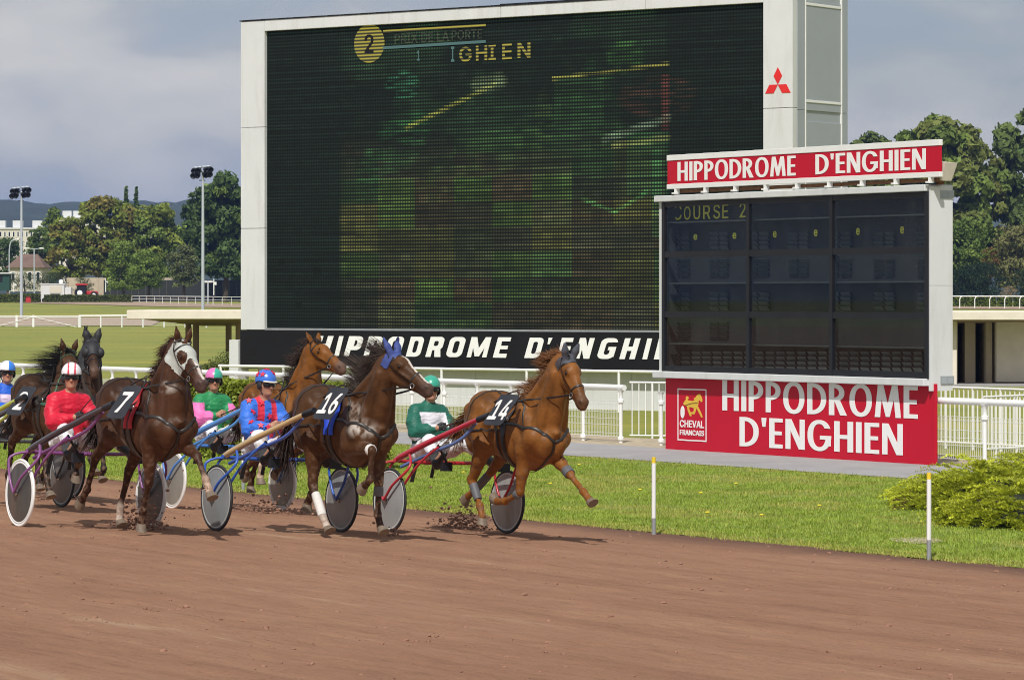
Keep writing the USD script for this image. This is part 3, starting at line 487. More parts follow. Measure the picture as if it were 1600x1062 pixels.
usdkit.material(stage, '/World/Looks/lamp_screen', {'a': ('attribute', {'attribute': 'Cd'}), 'tc': ('geometry', {}), 's': ('separate_xyz', {}), 'dx': ('vector_math', {'math_type': 'dot_product', 'vector2': tuple(te)}),
    'mz': ('math', {'math_type': 'multiply', 'value2': 2 * math.pi / .087}), 'sz': ('math', {'math_type': 'sine'}), 'rz': ('map_range', {'from_min': -.7, 'from_max': 1.0, 'clamp': True}),
    'mx': ('math', {'math_type': 'multiply', 'value2': 2 * math.pi / .082}), 'sx': ('math', {'math_type': 'sine'}), 'rx': ('map_range', {'from_min': -1.3, 'from_max': .6, 'clamp': True}),
    'mm': ('math', {'math_type': 'multiply'}), 'mp': ('mapping', {'scale': (.35, .35, 11.5)}), 'wn': ('noise_texture', {'scale': 1.0, 'detail': 1.0}), 'wr': ('map_range', {'from_min': .3, 'from_max': .7, 'to_min': .45, 'to_max': 1.55}), 'm2': ('math', {'math_type': 'multiply'}),
    'p': ('principled_bsdf', {'base_color': (0.005, 0.0075, 0.0065), 'roughness': 0.6, 'specular_ior_level': 0.15}), 'k': ('mix_color', {'blend_type': 'multiply', 'fac': 1.0, 'use_clamp': False}), 'st': ('math', {'math_type': 'multiply', 'value2': 2.3})},
    [('tc.position', 's.vector'), ('tc.position', 'dx.vector1'), ('s.z', 'mz.value1'), ('mz.value', 'sz.value1'), ('sz.value', 'rz.value'), ('dx.value', 'mx.value1'), ('mx.value', 'sx.value1'), ('sx.value', 'rx.value'), ('rz.result', 'mm.value1'), ('rx.result', 'mm.value2'),
     ('tc.position', 'mp.vector'), ('mp.vector', 'wn.vector'), ('wn.fac', 'wr.value'), ('mm.value', 'm2.value1'), ('wr.result', 'm2.value2'), ('m2.value', 'st.value1'), ('a.color', 'p.emission_color'), ('st.value', 'p.emission_strength')], surface='p.BSDF')
face = obj(scr, 'lamp_face', (V.reshape(-1, 3), F), 'lamp_screen', False, cd=np.repeat(img.reshape(-1, 3), 4, 0))
usdkit.material(stage, '/World/Looks/screen_yellow', {'g': ('geometry', {}), 's': ('separate_xyz', {}), 'mz': ('math', {'math_type': 'multiply', 'value2': 2 * math.pi / .087}), 'sz': ('math', {'math_type': 'sine'}), 'r': ('map_range', {'from_min': -.4, 'from_max': .8, 'to_min': .02, 'to_max': .52, 'clamp': True}), 'p': ('principled_bsdf', {'base_color': (.02, .02, .015), 'emission_color': (.85, .72, .06)})},
    [('g.position', 's.vector'), ('s.z', 'mz.value1'), ('mz.value', 'sz.value1'), ('sz.value', 'r.value'), ('r.result', 'p.emission_strength')], surface='p.BSDF')
usdkit.material(stage, '/World/Looks/screen_cyan', {'p': ('principled_bsdf', {'base_color': (.02, .02, .02), 'emission_color': (.25, .65, .6), 'emission_strength': .22})}, [], surface='p.BSDF')
def scr_xy(px, py): return sx(px), sz(px, py)
cx, cz = scr_xy(575, 68); v, f = lathe([(0, 0), (1, 0), (1, .01), (0, .01)], 32); obj(face, 'race_disc', (np.stack([cx + v[:, 0] * .50, .058 - v[:, 2], cz + v[:, 1] * .50], -1), f[:, ::-1]), 'screen_yellow')
obj(face, 'race_number', word('2', sx(568), sx(582), sz(575, 83), sz(575, 54), .046, True), 'black_panel')
for ya, mt in ((49.5, 'screen_yellow'), (75, 'screen_cyan')): 
    p0_, p1_ = scr_xy(597, ya), scr_xy(757, ya - 10); obj(face, 'caption_line', MB().bar([p0_[0], .05, p0_[1]], [p1_[0], .05, p1_[1]], .02, .07), mt)
def slant(t, pa, pb, yt, yb, mat): obj(face, 'caption', word(t, sx(pa), sx(pb), sz(pa, yb), sz(pa, yt), .05, True), mat)
slant('PRIX DE LA PORTE', 612, 752, 54, 71, 'screen_yellow') if False else None
usdkit.material(stage, '/World/Looks/screen_dim', {'g': ('geometry', {}), 's': ('separate_xyz', {}), 'mz': ('math', {'math_type': 'multiply', 'value2': 2 * math.pi / .087}), 'sz': ('math', {'math_type': 'sine'}), 'n': ('noise_texture', {'scale': 7.0}), 'r': ('map_range', {'from_min': -.2, 'from_max': .9, 'to_min': .01, 'to_max': .30, 'clamp': True}), 'k': ('math', {'math_type': 'multiply'}), 'p': ('principled_bsdf', {'base_color': (.012, .014, .010), 'emission_color': (.35, .55, .22)})},
    [('g.position', 's.vector'), ('g.position', 'n.vector'), ('s.z', 'mz.value1'), ('mz.value', 'sz.value1'), ('sz.value', 'r.value'), ('r.result', 'k.value1'), ('n.fac', 'k.value2'), ('k.value', 'p.emission_strength')], surface='p.BSDF')
slant('PRIX DE LA', 615, 700, 53.5, 69, 'screen_dim'); slant('PORTE', 704, 752, 48, 63, 'screen_dim'); slant('1', 650, 654, 79, 95, 'screen_cyan'); slant('I', 703, 708, 73, 97, 'screen_cyan'); slant('G', 716, 735, 74, 97, 'screen_yellow'); slant('HI', 742, 773, 72, 95, 'screen_yellow'); slant('E', 783, 798, 69, 93, 'screen_yellow'); slant('N', 807, 827, 67, 91, 'screen_yellow')
# right-hand return of the casing: grey sheets between white trims
def side(ya, yb, za, zc, x=0.0, mat='grey_paint', name='side_sheet'): obj(scr, name, MB().box(SX1 - .02, SX1 + .012 + x, ya, yb, za, zc, .004), mat)
for za, zc in ((Z0 + 2.4, sz(1250, 171)), (sz(1250, 171) + .012, Z3 + .02)): side(.16, .50, za, zc); side(.55, 2.18, za, zc - .25, -.006); side(2.25, SDEP, za, zc)
for ya in (.50, 2.18): side(ya + .005, ya + .045, Z0 + .1, Z3, .012, 'white_paint', 'trim')
for zz in (sz(1270, 155), sz(1270, 2), Z0 + 3.2): side(.55, 2.17, zz - .03, zz + .03, .008, 'white_paint', 'trim')
side(.16, SDEP, Z0 + .02, Z0 + 2.39)
em = obj(scr, 'three_diamond_emblem', MB().box(0, .01, 0, .001, 0, .001), 'red_emblem') if False else None
cxe, cze = sx(1217.3), sz(1217, 132.5); d = .238
def rhomb(pts): m_ = sheet(Polygon(pts), .008); v = np.array(m_.vertices); return trimesh.Trimesh(np.stack([cxe + v[:, 0], -.052 - v[:, 2], cze + v[:, 1]], -1), m_.faces[:, ::-1], process=False)
h_ = d * math.sqrt(3) / 2
for pts in ([(0, 0), (-d / 2, h_), (0, 2 * h_), (d / 2, h_)], [(0, 0), (-d, 0), (-1.5 * d, -h_), (-.5 * d, -h_)], [(0, 0), (d, 0), (1.5 * d, -h_), (.5 * d, -h_)]): obj(scr, 'emblem_diamond', rhomb([(x, y * 1.0) for x, y in pts]), 'red_emblem')
wall = thing('screen_base_wall', 'white panelled base wall under the video screen', 'wall', MS)
q_ = np.linspace(SX0 + .3, SX1 - .1, 8)
for a_, b_ in zip(q_[:-1], q_[1:]): obj(wall, 'panel', MB().box(a_ + .004, b_ - .004, .34, .42, 0.0, 1.12), 'white_panel')
obj(wall, 'footing', MB().box(SX0 + .2, SX1, .43, 2.3, 0, 1.0), 'beige_concrete')
obj(None, 'white_box', MB().box(-.37, -.05, -.1, .35, 0, 1.66, .012), 'white_panel', label='plain white cabinet standing at the left end of the black name band', cat='cabinet', M=MS)

# ================================================================== concrete canopies
cn = thing('concrete_canopy', 'cream concrete canopy on brown columns left of the video screen', 'canopy')
def soffit(x0, x1, y0, y1, zt, zb, zbb, xin=0):
    v = [[x0, y0, zb], [x1, y0, zb], [x1, y1, zbb], [x0 + xin, y1, zbb], [x0, y0, zt], [x1, y0, zt], [x1, y1, zt], [x0 + xin, y1, zt]]; return MB().add(v, [[0, 3, 2, 1], [4, 5, 6, 7], [0, 1, 5, 4], [1, 2, 6, 5], [2, 3, 7, 6], [3, 0, 4, 7]])
CY = 140.0; p0_, p1_ = at(198, 484.5, CY), at(400, 484.5, CY); zb_ = at(198, 498.5, CY)[2]
obj(cn, 'roof_slab', MB().box(p0_[0], p1_[0], CY, CY + 8, zb_, p0_[2], .02), 'cream_concrete')
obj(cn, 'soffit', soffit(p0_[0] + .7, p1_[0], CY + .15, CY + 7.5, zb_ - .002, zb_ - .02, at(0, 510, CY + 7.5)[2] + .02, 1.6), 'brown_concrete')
for pa, pb, yy in ((289.5, 298.5, 5.6), (301.5, 311, 4.8), (352.5, 362, 5.4), (368, 377, 2.5)):
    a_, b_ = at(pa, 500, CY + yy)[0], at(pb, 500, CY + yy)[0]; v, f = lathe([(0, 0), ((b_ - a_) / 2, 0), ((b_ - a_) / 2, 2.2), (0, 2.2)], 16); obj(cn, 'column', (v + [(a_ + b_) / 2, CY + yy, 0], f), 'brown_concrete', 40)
cr = thing('concrete_shelter', 'cream concrete shelter with dark doorways to the right of the results board', 'shelter')
CY = 113.0; p0_, p1_ = at(1440, 486, CY), at(1700, 486, CY); zb_ = at(0, 500, CY)[2]
obj(cr, 'roof_slab', MB().box(p0_[0], p1_[0], CY, CY + 7, zb_, p0_[2], .02), 'cream_concrete')
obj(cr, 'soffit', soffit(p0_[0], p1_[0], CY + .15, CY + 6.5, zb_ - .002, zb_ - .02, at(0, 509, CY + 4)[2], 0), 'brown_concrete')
pxx = lambda p_, yy: at(p_, 0, CY + yy)[0]
obj(cr, 'column', MB().box(pxx(1486, .8), pxx(1495, .8), CY + .8, CY + 1.2, 0, zb_), 'cream_concrete')
obj(cr, 'back_wall', MB().box(pxx(1440, 5), pxx(1700, 5), CY + 5, CY + 5.3, 0, zb_ - .1), 'beige_concrete')
for pa, pb, yy in ((1440, 1496.5, 3), (1508, 1524, 3), (1541, 1550, 2.6), (1550.2, 1557, 3)): obj(cr, 'wall_pier', MB().box(pxx(pa, yy), pxx(pb, yy), CY + yy, CY + 4.98, 0, zb_ - .06), 'beige_concrete')
obj(cr, 'light_wall', MB().box(pxx(1557.2, 2.2), pxx(1700, 2.2), CY + 2.2, CY + 4.97, .1, zb_ - .05), 'cream_concrete'); obj(cr, 'floor', MB().box(pxx(1440, 0), pxx(1700, 0), CY - .2, CY + 5, -.1, .06), 'asphalt')
for pa, pb in ((1496.7, 1507.8), (1524.2, 1540.8)): obj(cr, 'doorway', MB().box(pxx(pa, 4), pxx(pb, 4), CY + 4.4, CY + 4.45, 0, zb_ - .22), 'black_panel')
# ================================================================== fences and barriers
def post_mesh(h, r=.035):
    return lathe([(0, 0), (r, 0), (r, .06), (r * 1.75, .075), (r * 1.75, .12), (r, .14), (r, h - .27), (r * 1.75, h - .25), (r * 1.75, h - .20), (r, h - .18), (r, h - .075), (r * 2.0, h - .02), (0, h - .02)], 12)
def wire_panel(w, h0, h1):
    m = MB()
    for z in np.r_[h0, h0 + .06, np.linspace(h0 + .22, h1 - .22, 3), h1 - .06, h1]: m.box(0, w, -.003, .003, z - .0035, z + .0035)
    for x in np.linspace(.02, w - .02, int(w / .052)): m.box(x - .0025, x + .0025, .004, .009, h0, h1)
    return m.get()
def rail_fence(name, label, n, sa, sb, step, h, group=None, solo=None):
    t = thing(name, label, 'fence', mtx(-U, NV, [0, 0, 1], sn(sa, n)), group)     # local x runs away from the lens
    Ln = sa - sb; k = int(round(Ln / step)); xs = np.linspace(0, Ln, k + 1); pm = post_mesh(h); wp = wire_panel(step - .07, .13, h - .22)
    obj(t, 'top_rail', MB().tube([[-.12, 0, h + .03], [Ln / 2, 0, h + .03], [Ln + .1, 0, h + .03]], .055, 12), 'white_paint', 50)
    for x in xs: obj(t, 'post', (pm[0] + [x, 0, 0], pm[1]), 'white_paint', 40)
    for x in xs[:-1]: obj(t, 'wire_panel', trimesh.Trimesh(wp.vertices + [x + .035, 0, 0], wp.faces, process=False), 'white_paint')
    return t
s_at = lambda px, n: float(at(px, 0, on_n(px, n)) @ U)
FN = 37.7
fa = rail_fence('rail_fence', 'long white rail fence with wire panels running behind the horses to the hoarding', FN, s_at(970, FN), s_at(-90, FN), 1.3, 1.03)
o = -(s_at(1033, FN) - s_at(970, FN)); pm = post_mesh(1.03); obj(fa, 'post', (pm[0] + [o, 0, 0], pm[1]), 'white_paint', 40, label='lone post beside the red hoarding'); 
fb_ = rail_fence('rail_fence', 'short white rail fence with wire panels right of the red hoarding, behind the junipers', 37.05, s_at(1720, 37.05), s_at(1453.5, 37.05), 1.29, 1.04)
def bar_barrier(name, label, P0, P1, h, step, low=.1, r=.02, cat='barrier'):
    P0, P1 = np.array(P0, float), np.array(P1, float); d = P1 - P0; Ln = np.linalg.norm(d); d /= Ln
    t = thing(name, label, cat, mtx(d, np.cross([0, 0, 1], d), [0, 0, 1], P0))
    obj(t, 'top_rail', MB().tube([[0, 0, h], [Ln / 2, 0, h], [Ln, 0, h]], r, 8), 'white_paint', 40); obj(t, 'bottom_rail', MB().tube([[0, 0, low], [Ln / 2, 0, low], [Ln, 0, low]], r * .8, 8), 'white_paint', 40)
    for i, x in enumerate(np.arange(.05, Ln, step)): big = i % 6 == 3; obj(t, 'upright' if big else 'bar', MB().tube([[x, 0, low if not big else 0], [x, 0, h]], r * (1.1 if big else .55), 6), 'white_paint')
    return t
bar_barrier('bar_fence', 'white fence of close upright bars on the lawn behind the right-hand rail fence', sn(s_at(1454, 41.5), 41.5), sn(s_at(1720, 41.5), 41.5), 1.12, .13, .12, .024, 'fence')
q0, q1 = at(1537, 0, 61.6), at(1700, 0, 64.5); q0[2] = q1[2] = 0
bar_barrier('crowd_barrier', 'white crowd barrier set across the bar fence at the right edge', q0, q1, 1.05, .12, .15)
q0, q1 = at(984, 0, 70.5), at(1046, 0, 70.2); q0[2] = q1[2] = 0
bar_barrier('crowd_barrier', 'white crowd barrier left of the red hoarding in front of the screen wall', q0, q1, 1.1, .14, .06)
pr = thing('pipe_rail', 'low white pipe rail along the foot of the video screen', 'rail', MS); zz = .99; x0, x1 = sx(342, -1.0), sx(1043, -1.0)
obj(pr, 'rail', MB().tube([[x0, -1.0, zz], [x1 / 2, -1.0, zz], [x1, -1.0, zz]], .035, 8), 'white_paint', 40)
for p_ in (345, 443, 560, 690, 823, 967): obj(pr, 'post', MB().tube([[sx(p_, -1), -1.0, 0], [sx(p_, -1), -1.0, zz]], .035, 8), 'white_paint', 40)
# marker posts at the track edge
def marker(px, py, ptop, label, nm='marker_post'):
    p = gr(px, py) if px > 900 else gr(px, py); h = (py - ptop) / FOC * p[1]; t = thing(nm, label, 'post', mtx([1, 0, 0], [0, 1, 0], [0, 0, 1], p - [0, 0, .02]), 'marker posts along the track edge')
    for nm_, a, b, mt in (('base', 0, .25, 'galvanised'), ('shaft', .25, .925, 'white_paint'), ('cap', .925, 1.0, 'yellow_paint')): v, f = lathe([(0, a * h), (.024, a * h), (.024, b * h), (0, b * h)], 12); obj(t, nm_, (v, f), mt, 40)
marker(1021.5, 838, 711, 'thin white marker post with yellow top before the left end of the red hoarding'); marker(1451.5, 875, 735, 'thin white marker post with yellow top in front of the golden juniper'); marker(380, 768, 640, 'thin white marker post seen between the sulkies in front of the hedge')

# ================================================================== foliage
cd_look('leaf', 0.55, 0.0, 0.18, 0.9, leaf=0.30, spec=0.3); cd_look('leaf_far', 0.7, 0.0, 0.2, 0.35, leaf=0.2, spec=0.15)
def cards(p, nrm, size, rng, col, curl=.35):
    n = len(p); a = rng.normal(size=(n, 3)); d = nrm + .75 * a; d /= np.linalg.norm(d, axis=1, keepdims=True); t = np.cross(d, rng.normal(size=(n, 3))); t /= np.linalg.norm(t, axis=1, keepdims=True); b = np.cross(d, t)
    s = (size * rng.uniform(.6, 1.3, n))[:, None]; w = s * rng.uniform(.45, .75, n)[:, None]
    v = np.stack([p - t * s, p - b * w + d * s * curl * .3, p + t * s, p + b * w + d * s * curl * .3], 1).reshape(-1, 3); k = np.arange(n)[:, None] * 4
    return v, np.concatenate([k + [0, 1, 2], k + [0, 2, 3]]), np.repeat(col, 4, 0)
def tree(label, px, top, hw, base, Y, col, seed, group=None, col2=None, mix=0.0, n=2600, trunk=.22, name='tree', shape='round', dz=0.0, squash=1.0, leafk=1.0):
    r = np.random.default_rng(seed); P = at(px, base, Y); X0 = P[0]; g0 = P[2]; H = (base - top) / FOC * Y; W = hw / FOC * Y; size = H / 46 * leafk
    t = thing(name, label, 'tree', mtx([1, 0, 0], [0, 1, 0], [0, 0, 1], [X0, Y, g0]), group)
    c0 = trunk * H; pts, nr, cl = [], [], []
    if shape == 'cone':
        lobes = [(np.array([r.normal(0, .16) * W * (1.1 - f), 0, c0 + (H - c0) * f]), W * (1.02 - f) * .8 + .06 * W) for f in np.linspace(.05, .995, 54)]
    else:
        lobes = []
        for k in range(95):
            f = r.uniform(0, 1); zc = c0 + (H - c0) * (.10 + .80 * f); prof = math.sin(math.pi * min(1, .26 + .64 * f)) ** .5; ang, rad = r.uniform(0, 6.28), math.sqrt(r.uniform(.02, 1)) * W * .86 * prof
            lobes.append((np.array([rad * math.cos(ang), rad * math.sin(ang) * squash, zc]), W * r.uniform(.17, .30)))
        lobes.append((np.array([0, 0, H - W * .28]), W * .28))
    wsum = sum(l[1] ** 2 for l in lobes)
    for c, R in lobes:
        m = max(10, int(2.6 * n * R * R / wsum)); d = r.normal(size=(m, 3)); d /= np.linalg.norm(d, axis=1, keepdims=True); d[:, 2] = np.where(d[:, 2] < -.5, -d[:, 2] * .5, d[:, 2])
        rr = R * (1 - .45 * r.random(m) ** 2) * (1 + .35 * (meshkit.noise(d * 3 + seed + c, seed) - .5)); pts.append(c + d * rr[:, None] * [1, 1, .85]); nr.append(d)
        k = r.random() < mix; cc = np.array(col2 if (k and col2 is not None) else col) * r.uniform(.8, 1.2); cl.append(cc * (.75 + .5 * r.random((m, 1))))
    p, nn_, c_ = np.vstack(pts), np.vstack(nr), np.vstack(cl); v, f, cd = cards(p, nn_, size, r, c_)
    ob = obj(t, 'crown', (v, f), 'leaf_far', True, cd=cd)
    m = MB(); tp = smooth_path([[0, 0, -.3], [.02 * W, 0, c0], [0, .02 * W, H * .62]], 6); m.tube(tp, np.linspace(H * .022 + .08, .05, 6), 8)
    for c, R in lobes[:10]: m.tube(smooth_path([tp[3], (tp[3] + c) / 2 + [0, 0, -.05 * H], c], 5), np.linspace(H * .008 + .03, .02, 5), 5)
    obj(t, 'trunk', m, 'bark'); return t
DG, MG, LG, CB, BR = (.075, .120, .034), (.145, .20, .042), (.18, .25, .05), (.19, .225, .04), (.215, .185, .045)
GL, GR = 'trees at the far side of the infield, left', 'trees behind the shelter, right'
tree('tall dark green tree beside the left edge of the video screen', 352, 264, 66, 470, 560, DG, 1, GL, MG, .25, n=5200, trunk=.10)
tree('dark narrow tree rising behind the right floodlight mast', 300, 300, 22, 468, 600, DG, 2, GL, None, 0, 1500)
tree('broad yellow-green tree in the middle of the far left tree line', 243, 317, 56, 468, 590, CB, 3, GL, MG, .4, 4200, .10)
tree('browning chestnut tree below the two spruce tips', 168, 303, 54, 468, 590, CB, 4, GL, BR, .4, 4400, .16)
tree('browning chestnut tree to the right of the cream house', 110, 336, 42, 468, 585, CB, 5, GL, BR, .35, 3200, .2)
tree('small round green tree behind the white apartment block', 84, 322, 20, 420, 640, MG, 6, GL, None, 0, 1200)
tree('fresh green young tree in front of the chestnuts', 193, 374, 32, 466, 540, LG, 7, GL, MG, .3, 2400, .06)
tree('fresh green bushy tree left of the pale birch', 232, 388, 34, 466, 535, (.09, .14, .028), 8, GL, LG, .5, 2400, .12)
tree('pale grey-green birch in front of the tall dark tree', 287, 380, 27, 466, 530, (.13, .15, .06), 9, GL, None, 0, 2000, .15)
tree('slim spruce tip on the left above the chestnut', 197, 292, 15, 440, 680, DG, 10, GL, None, 0, 2200, .02, 'spruce', 'cone'); tree('slim spruce tip on the right above the chestnut', 213, 293, 15, 440, 680, DG, 11, GL, None, 0, 2200, .02, 'spruce', 'cone')
tree('dark tree at the left edge behind the street lamp', 8, 368, 34, 450, 640, DG, 12, GL, None, 0, 2200, .08); tree('dark green tree between the house and the chestnut', 62, 352, 26, 455, 620, MG, 13, GL, DG, .4, 1900, .1)
tree('low rounded shrub tree under the cream house', 38, 424, 30, 458, 545, (.06, .085, .03), 14, GL, None, 0, 1500, .02); tree('low grey-green shrub tree beside the white trailer', 80, 424, 28, 462, 545, (.055, .08, .03), 15, GL, None, 0, 1300, .02)
tree('olive bush beside the tractor', 130, 432, 18, 466, 545, (.07, .09, .028), 16, GL, None, 0, 800, .02)
tree('dark green tree edge behind the left floodlight lamps', 376, 300, 40, 470, 600, DG, 17, GL, None, 0, 1800, .1)
tree('large olive-green oak behind the header sign', 1462, 176, 96, 474, 500, (.16, .185, .045), 21, GR, MG, .35, 6500, .10); tree('tall green tree at the right edge of the picture', 1606, 168, 66, 474, 510, (.12, .16, .044), 22, GR, DG, .4, 4200, .12)
tree('wide tree top showing left of the header sign', 1362, 203, 62, 474, 520, (.11, .15, .04), 23, GR, None, 0, 2800, .2); tree('slender tree between the oak and the right edge', 1540, 232, 44, 474, 505, (.165, .185, .045), 24, GR, MG, .4, 2400, .15)
tree('lower green tree beside the results board casing', 1508, 340, 48, 472, 480, (.11, .17, .034), 25, GR, MG, .4, 2600, .06); tree('olive feathery tree at the right edge above the shelter', 1596, 348, 54, 472, 478, (.19, .19, .07), 26, GR, None, 0, 2600, .08)
tree('rust-orange bush under the right-hand trees', 1547, 384, 18, 440, 476, (.17, .08, .025), 27, GR, CB, .4, 800, .02); tree('dark laurel bush at the foot of the right-hand trees', 1530, 410, 45, 474, 470, (.02, .04, .018), 28, GR, None, 0, 2200, .02); tree('pale blossom shrub above the far right rail', 1576, 446, 16, 474, 466, (.30, .22, .12), 29, GR, None, 0, 700, .05)
tree('dark green screen of foliage behind the shelter roof', 1494, 420, 30, 474, 470, (.02, .04, .018), 30, GR, None, 0, 1500, .02); tree('dark green evergreen at the right end of the shelter roof', 1610, 420, 40, 474, 469, (.025, .045, .018), 31, GR, None, 0, 1600, .02)
def leaf_box(t, name, M0, x0, x1, y0, y1, h, n, size, col, seed, mat='leaf', amp=.12, sc=1.3):
    """a clipped hedge: leaves over an uneven box and a dense twiggy core; local x0..x1"""
    r = np.random.default_rng(seed); w = np.array([(x1 - x0) * (y1 - y0), (x1 - x0) * h, (x1 - x0) * h * .5, (y1 - y0) * h, (y1 - y0) * h]); k = r.choice(5, n, p=w / w.sum()); u_, v_ = r.random(n), r.random(n)
    x = np.where(k < 3, x0 + u_ * (x1 - x0), np.where(k == 3, x0, x1)); y = np.where(k == 0, y0 + v_ * (y1 - y0), np.where(k == 1, y0, np.where(k == 2, y1, y0 + u_ * (y1 - y0)))); z = np.where(k == 0, h, v_ * h)
    nr = np.array([[0, 0, 1], [0, -1, .2], [0, 1, .2], [-1, 0, .2], [1, 0, .2]])[k]; p = np.stack([x, y, z], -1); p = p + nr * (amp * 2 * (meshkit.fbm(p * sc, 3, seed) - .5) - .10 * r.random((n, 1)) ** 2)[:, :1] if False else p + nr * ((amp * 2 * (meshkit.fbm(p * sc, 3, seed) - .5))[:, None] - .14 * h * r.random((n, 1)) ** 2)
    tint = .7 + .6 * meshkit.fbm(p * sc * 2.2, 3, seed + 4); c = np.array(col) * tint[:, None] * r.uniform(.75, 1.25, (n, 1)); v, f, cd = cards(p, nr, size, r, c)
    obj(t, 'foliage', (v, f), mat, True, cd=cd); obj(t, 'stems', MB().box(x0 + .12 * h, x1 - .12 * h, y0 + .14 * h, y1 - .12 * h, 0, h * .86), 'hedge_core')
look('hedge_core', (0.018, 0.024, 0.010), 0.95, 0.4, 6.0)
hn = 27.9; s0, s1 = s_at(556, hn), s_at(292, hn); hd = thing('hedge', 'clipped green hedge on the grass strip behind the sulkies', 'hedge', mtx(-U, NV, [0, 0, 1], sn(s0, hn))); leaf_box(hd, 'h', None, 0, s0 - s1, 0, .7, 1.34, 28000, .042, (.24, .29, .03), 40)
for px, pb, w_, h_, sd_, lb in ((352, 588, .75, .95, 41, 'loose green shrub at the foot of the white cabinet'), (330, 590, .5, .6, 42, 'small green shrub left of the white cabinet')):
    p = gr(px, pb); r = np.random.default_rng(sd_); t = thing('shrub', lb, 'shrub', mtx([1, 0, 0], [0, 1, 0], [0, 0, 1], p)); n = 1600; d = r.normal(size=(n, 3)); d /= np.linalg.norm(d, axis=1, keepdims=True); d[:, 2] = abs(d[:, 2]); q = d * (w_, w_ * .7, h_) * (r.random((n, 1)) ** .4) * (.8 + .4 * meshkit.noise(d * 4, sd_))[:, None]
    v, f, cd = cards(q, d, .045, r, np.array((.16, .19, .05)) * r.uniform(.7, 1.3, (n, 1))); obj(t, 'foliage', (v, f), 'leaf', True, cd=cd); obj(t, 'stem', MB().tube([[0, 0, -.05], [0, 0, h_ * .6]], .03, 6), 'bark')
# golden spreading junipers on the grass strip
def juniper(label, cx, cy, a, b, h, n, seed):
    r = np.random.default_rng(seed); t = thing('juniper_bush', label, 'bush', mtx([1, 0, 0], [0, 1, 0], [0, 0, 1], [cx, cy, 0.0])); V, F, C, k0 = [], [], [], 0
    for i in range(n):
        ang = r.uniform(0, 6.28); rad = math.sqrt(r.random()); bx_, by_ = a * rad * math.cos(ang) * .82, b * rad * math.sin(ang) * .82; dome = max(.12, 1 - rad ** 2.2); lump_ = .55 + .75 * meshkit.fbm(np.array([[bx_ * 1.5 + seed, by_ * 1.5, 0]]), 3, seed)[0]
        z = h * dome * lump_ * r.uniform(.35, 1.0); hd_ = ang + r.normal(0, .8) if rad > .3 else r.uniform(0, 6.28); o = np.array([bx_, by_, z * .72]); d = np.array([math.cos(hd_), math.sin(hd_), r.uniform(.15, .75)]); ln = r.uniform(.28, .6)
        m = 34; s_ = np.linspace(.12, 1, m); axis = o + np.outer(s_ * ln, d) + np.outer(-(s_ ** 2) * ln * .48, [0, 0, 1.0]); sd_ = np.cross(d, [0, 0, 1]); sd_ /= np.linalg.norm(sd_); side_ = np.where(np.arange(m) % 2, 1, -1)[:, None]
        lv = .062 * (1.15 - s_)[:, None] * r.uniform(.7, 1.3, (m, 1)); tip = axis + side_ * sd_ * lv + d * lv * 1.1 + r.normal(0, .012, (m, 3)); wv = np.array([0, 0, .010]) + r.normal(0, .006, (m, 3)); nx = axis + d * .018
        V.append(np.stack([axis, nx + wv * .4, tip + wv, tip - wv * .3], 1).reshape(-1, 3)); k = k0 + np.arange(m)[:, None] * 4; F += [k + [0, 1, 2], k + [0, 2, 3]]; k0 += m * 4
        young = np.clip(s_ * .9 + .25 * (z / h), 0, 1)[:, None]; col = np.array([.16, .20, .015]) * (1 - young) + np.array([.62, .66, .05]) * young; br = meshkit.noise(np.array([[bx_ * 2 + 9, by_ * 2, z * 2]]), 9)[0] > .86 and z < .3 * h
        C.append(np.repeat((np.array([.16, .10, .05]) if br else col) * r.uniform(.7, 1.2) * np.ones((m, 3)), 4, 0))
    obj(t, 'sprays', (np.vstack(V), np.vstack(F)), 'leaf', True, cd=np.vstack(C))
    m = MB()
    for i in range(26): ang = r.uniform(0, 6.28); rr = r.uniform(.3, .75); m.tube(smooth_path([[0.2 * math.cos(ang) * a, .2 * math.sin(ang) * b, 0], [rr * .6 * a * math.cos(ang), rr * .6 * b * math.sin(ang), h * .4], [rr * a * math.cos(ang), rr * b * math.sin(ang), h * .45]], 6), np.linspace(.025, .008, 6), 5)
    obj(t, 'branches', m, 'bark')
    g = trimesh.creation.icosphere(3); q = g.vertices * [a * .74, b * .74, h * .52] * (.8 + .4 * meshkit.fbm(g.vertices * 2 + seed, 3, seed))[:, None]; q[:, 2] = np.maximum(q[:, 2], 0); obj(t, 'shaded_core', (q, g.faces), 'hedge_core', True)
J = gr(1480, 800); juniper('low golden juniper spreading behind the right-hand marker post', J[0] + .62, J[1] + .9, 1.22, 1.7, .74, 860, 51); J = gr(1592, 826); juniper('golden juniper mound at the right edge of the picture, nearest the track', J[0] + .3, J[1] + .5, 1.2, 1.2, .72, 580, 52); J = gr(1598, 790); juniper('dark-centred golden juniper at the right edge behind the others', J[0] + .55, J[1] + 2.5, .8, .9, .86, 320, 53)

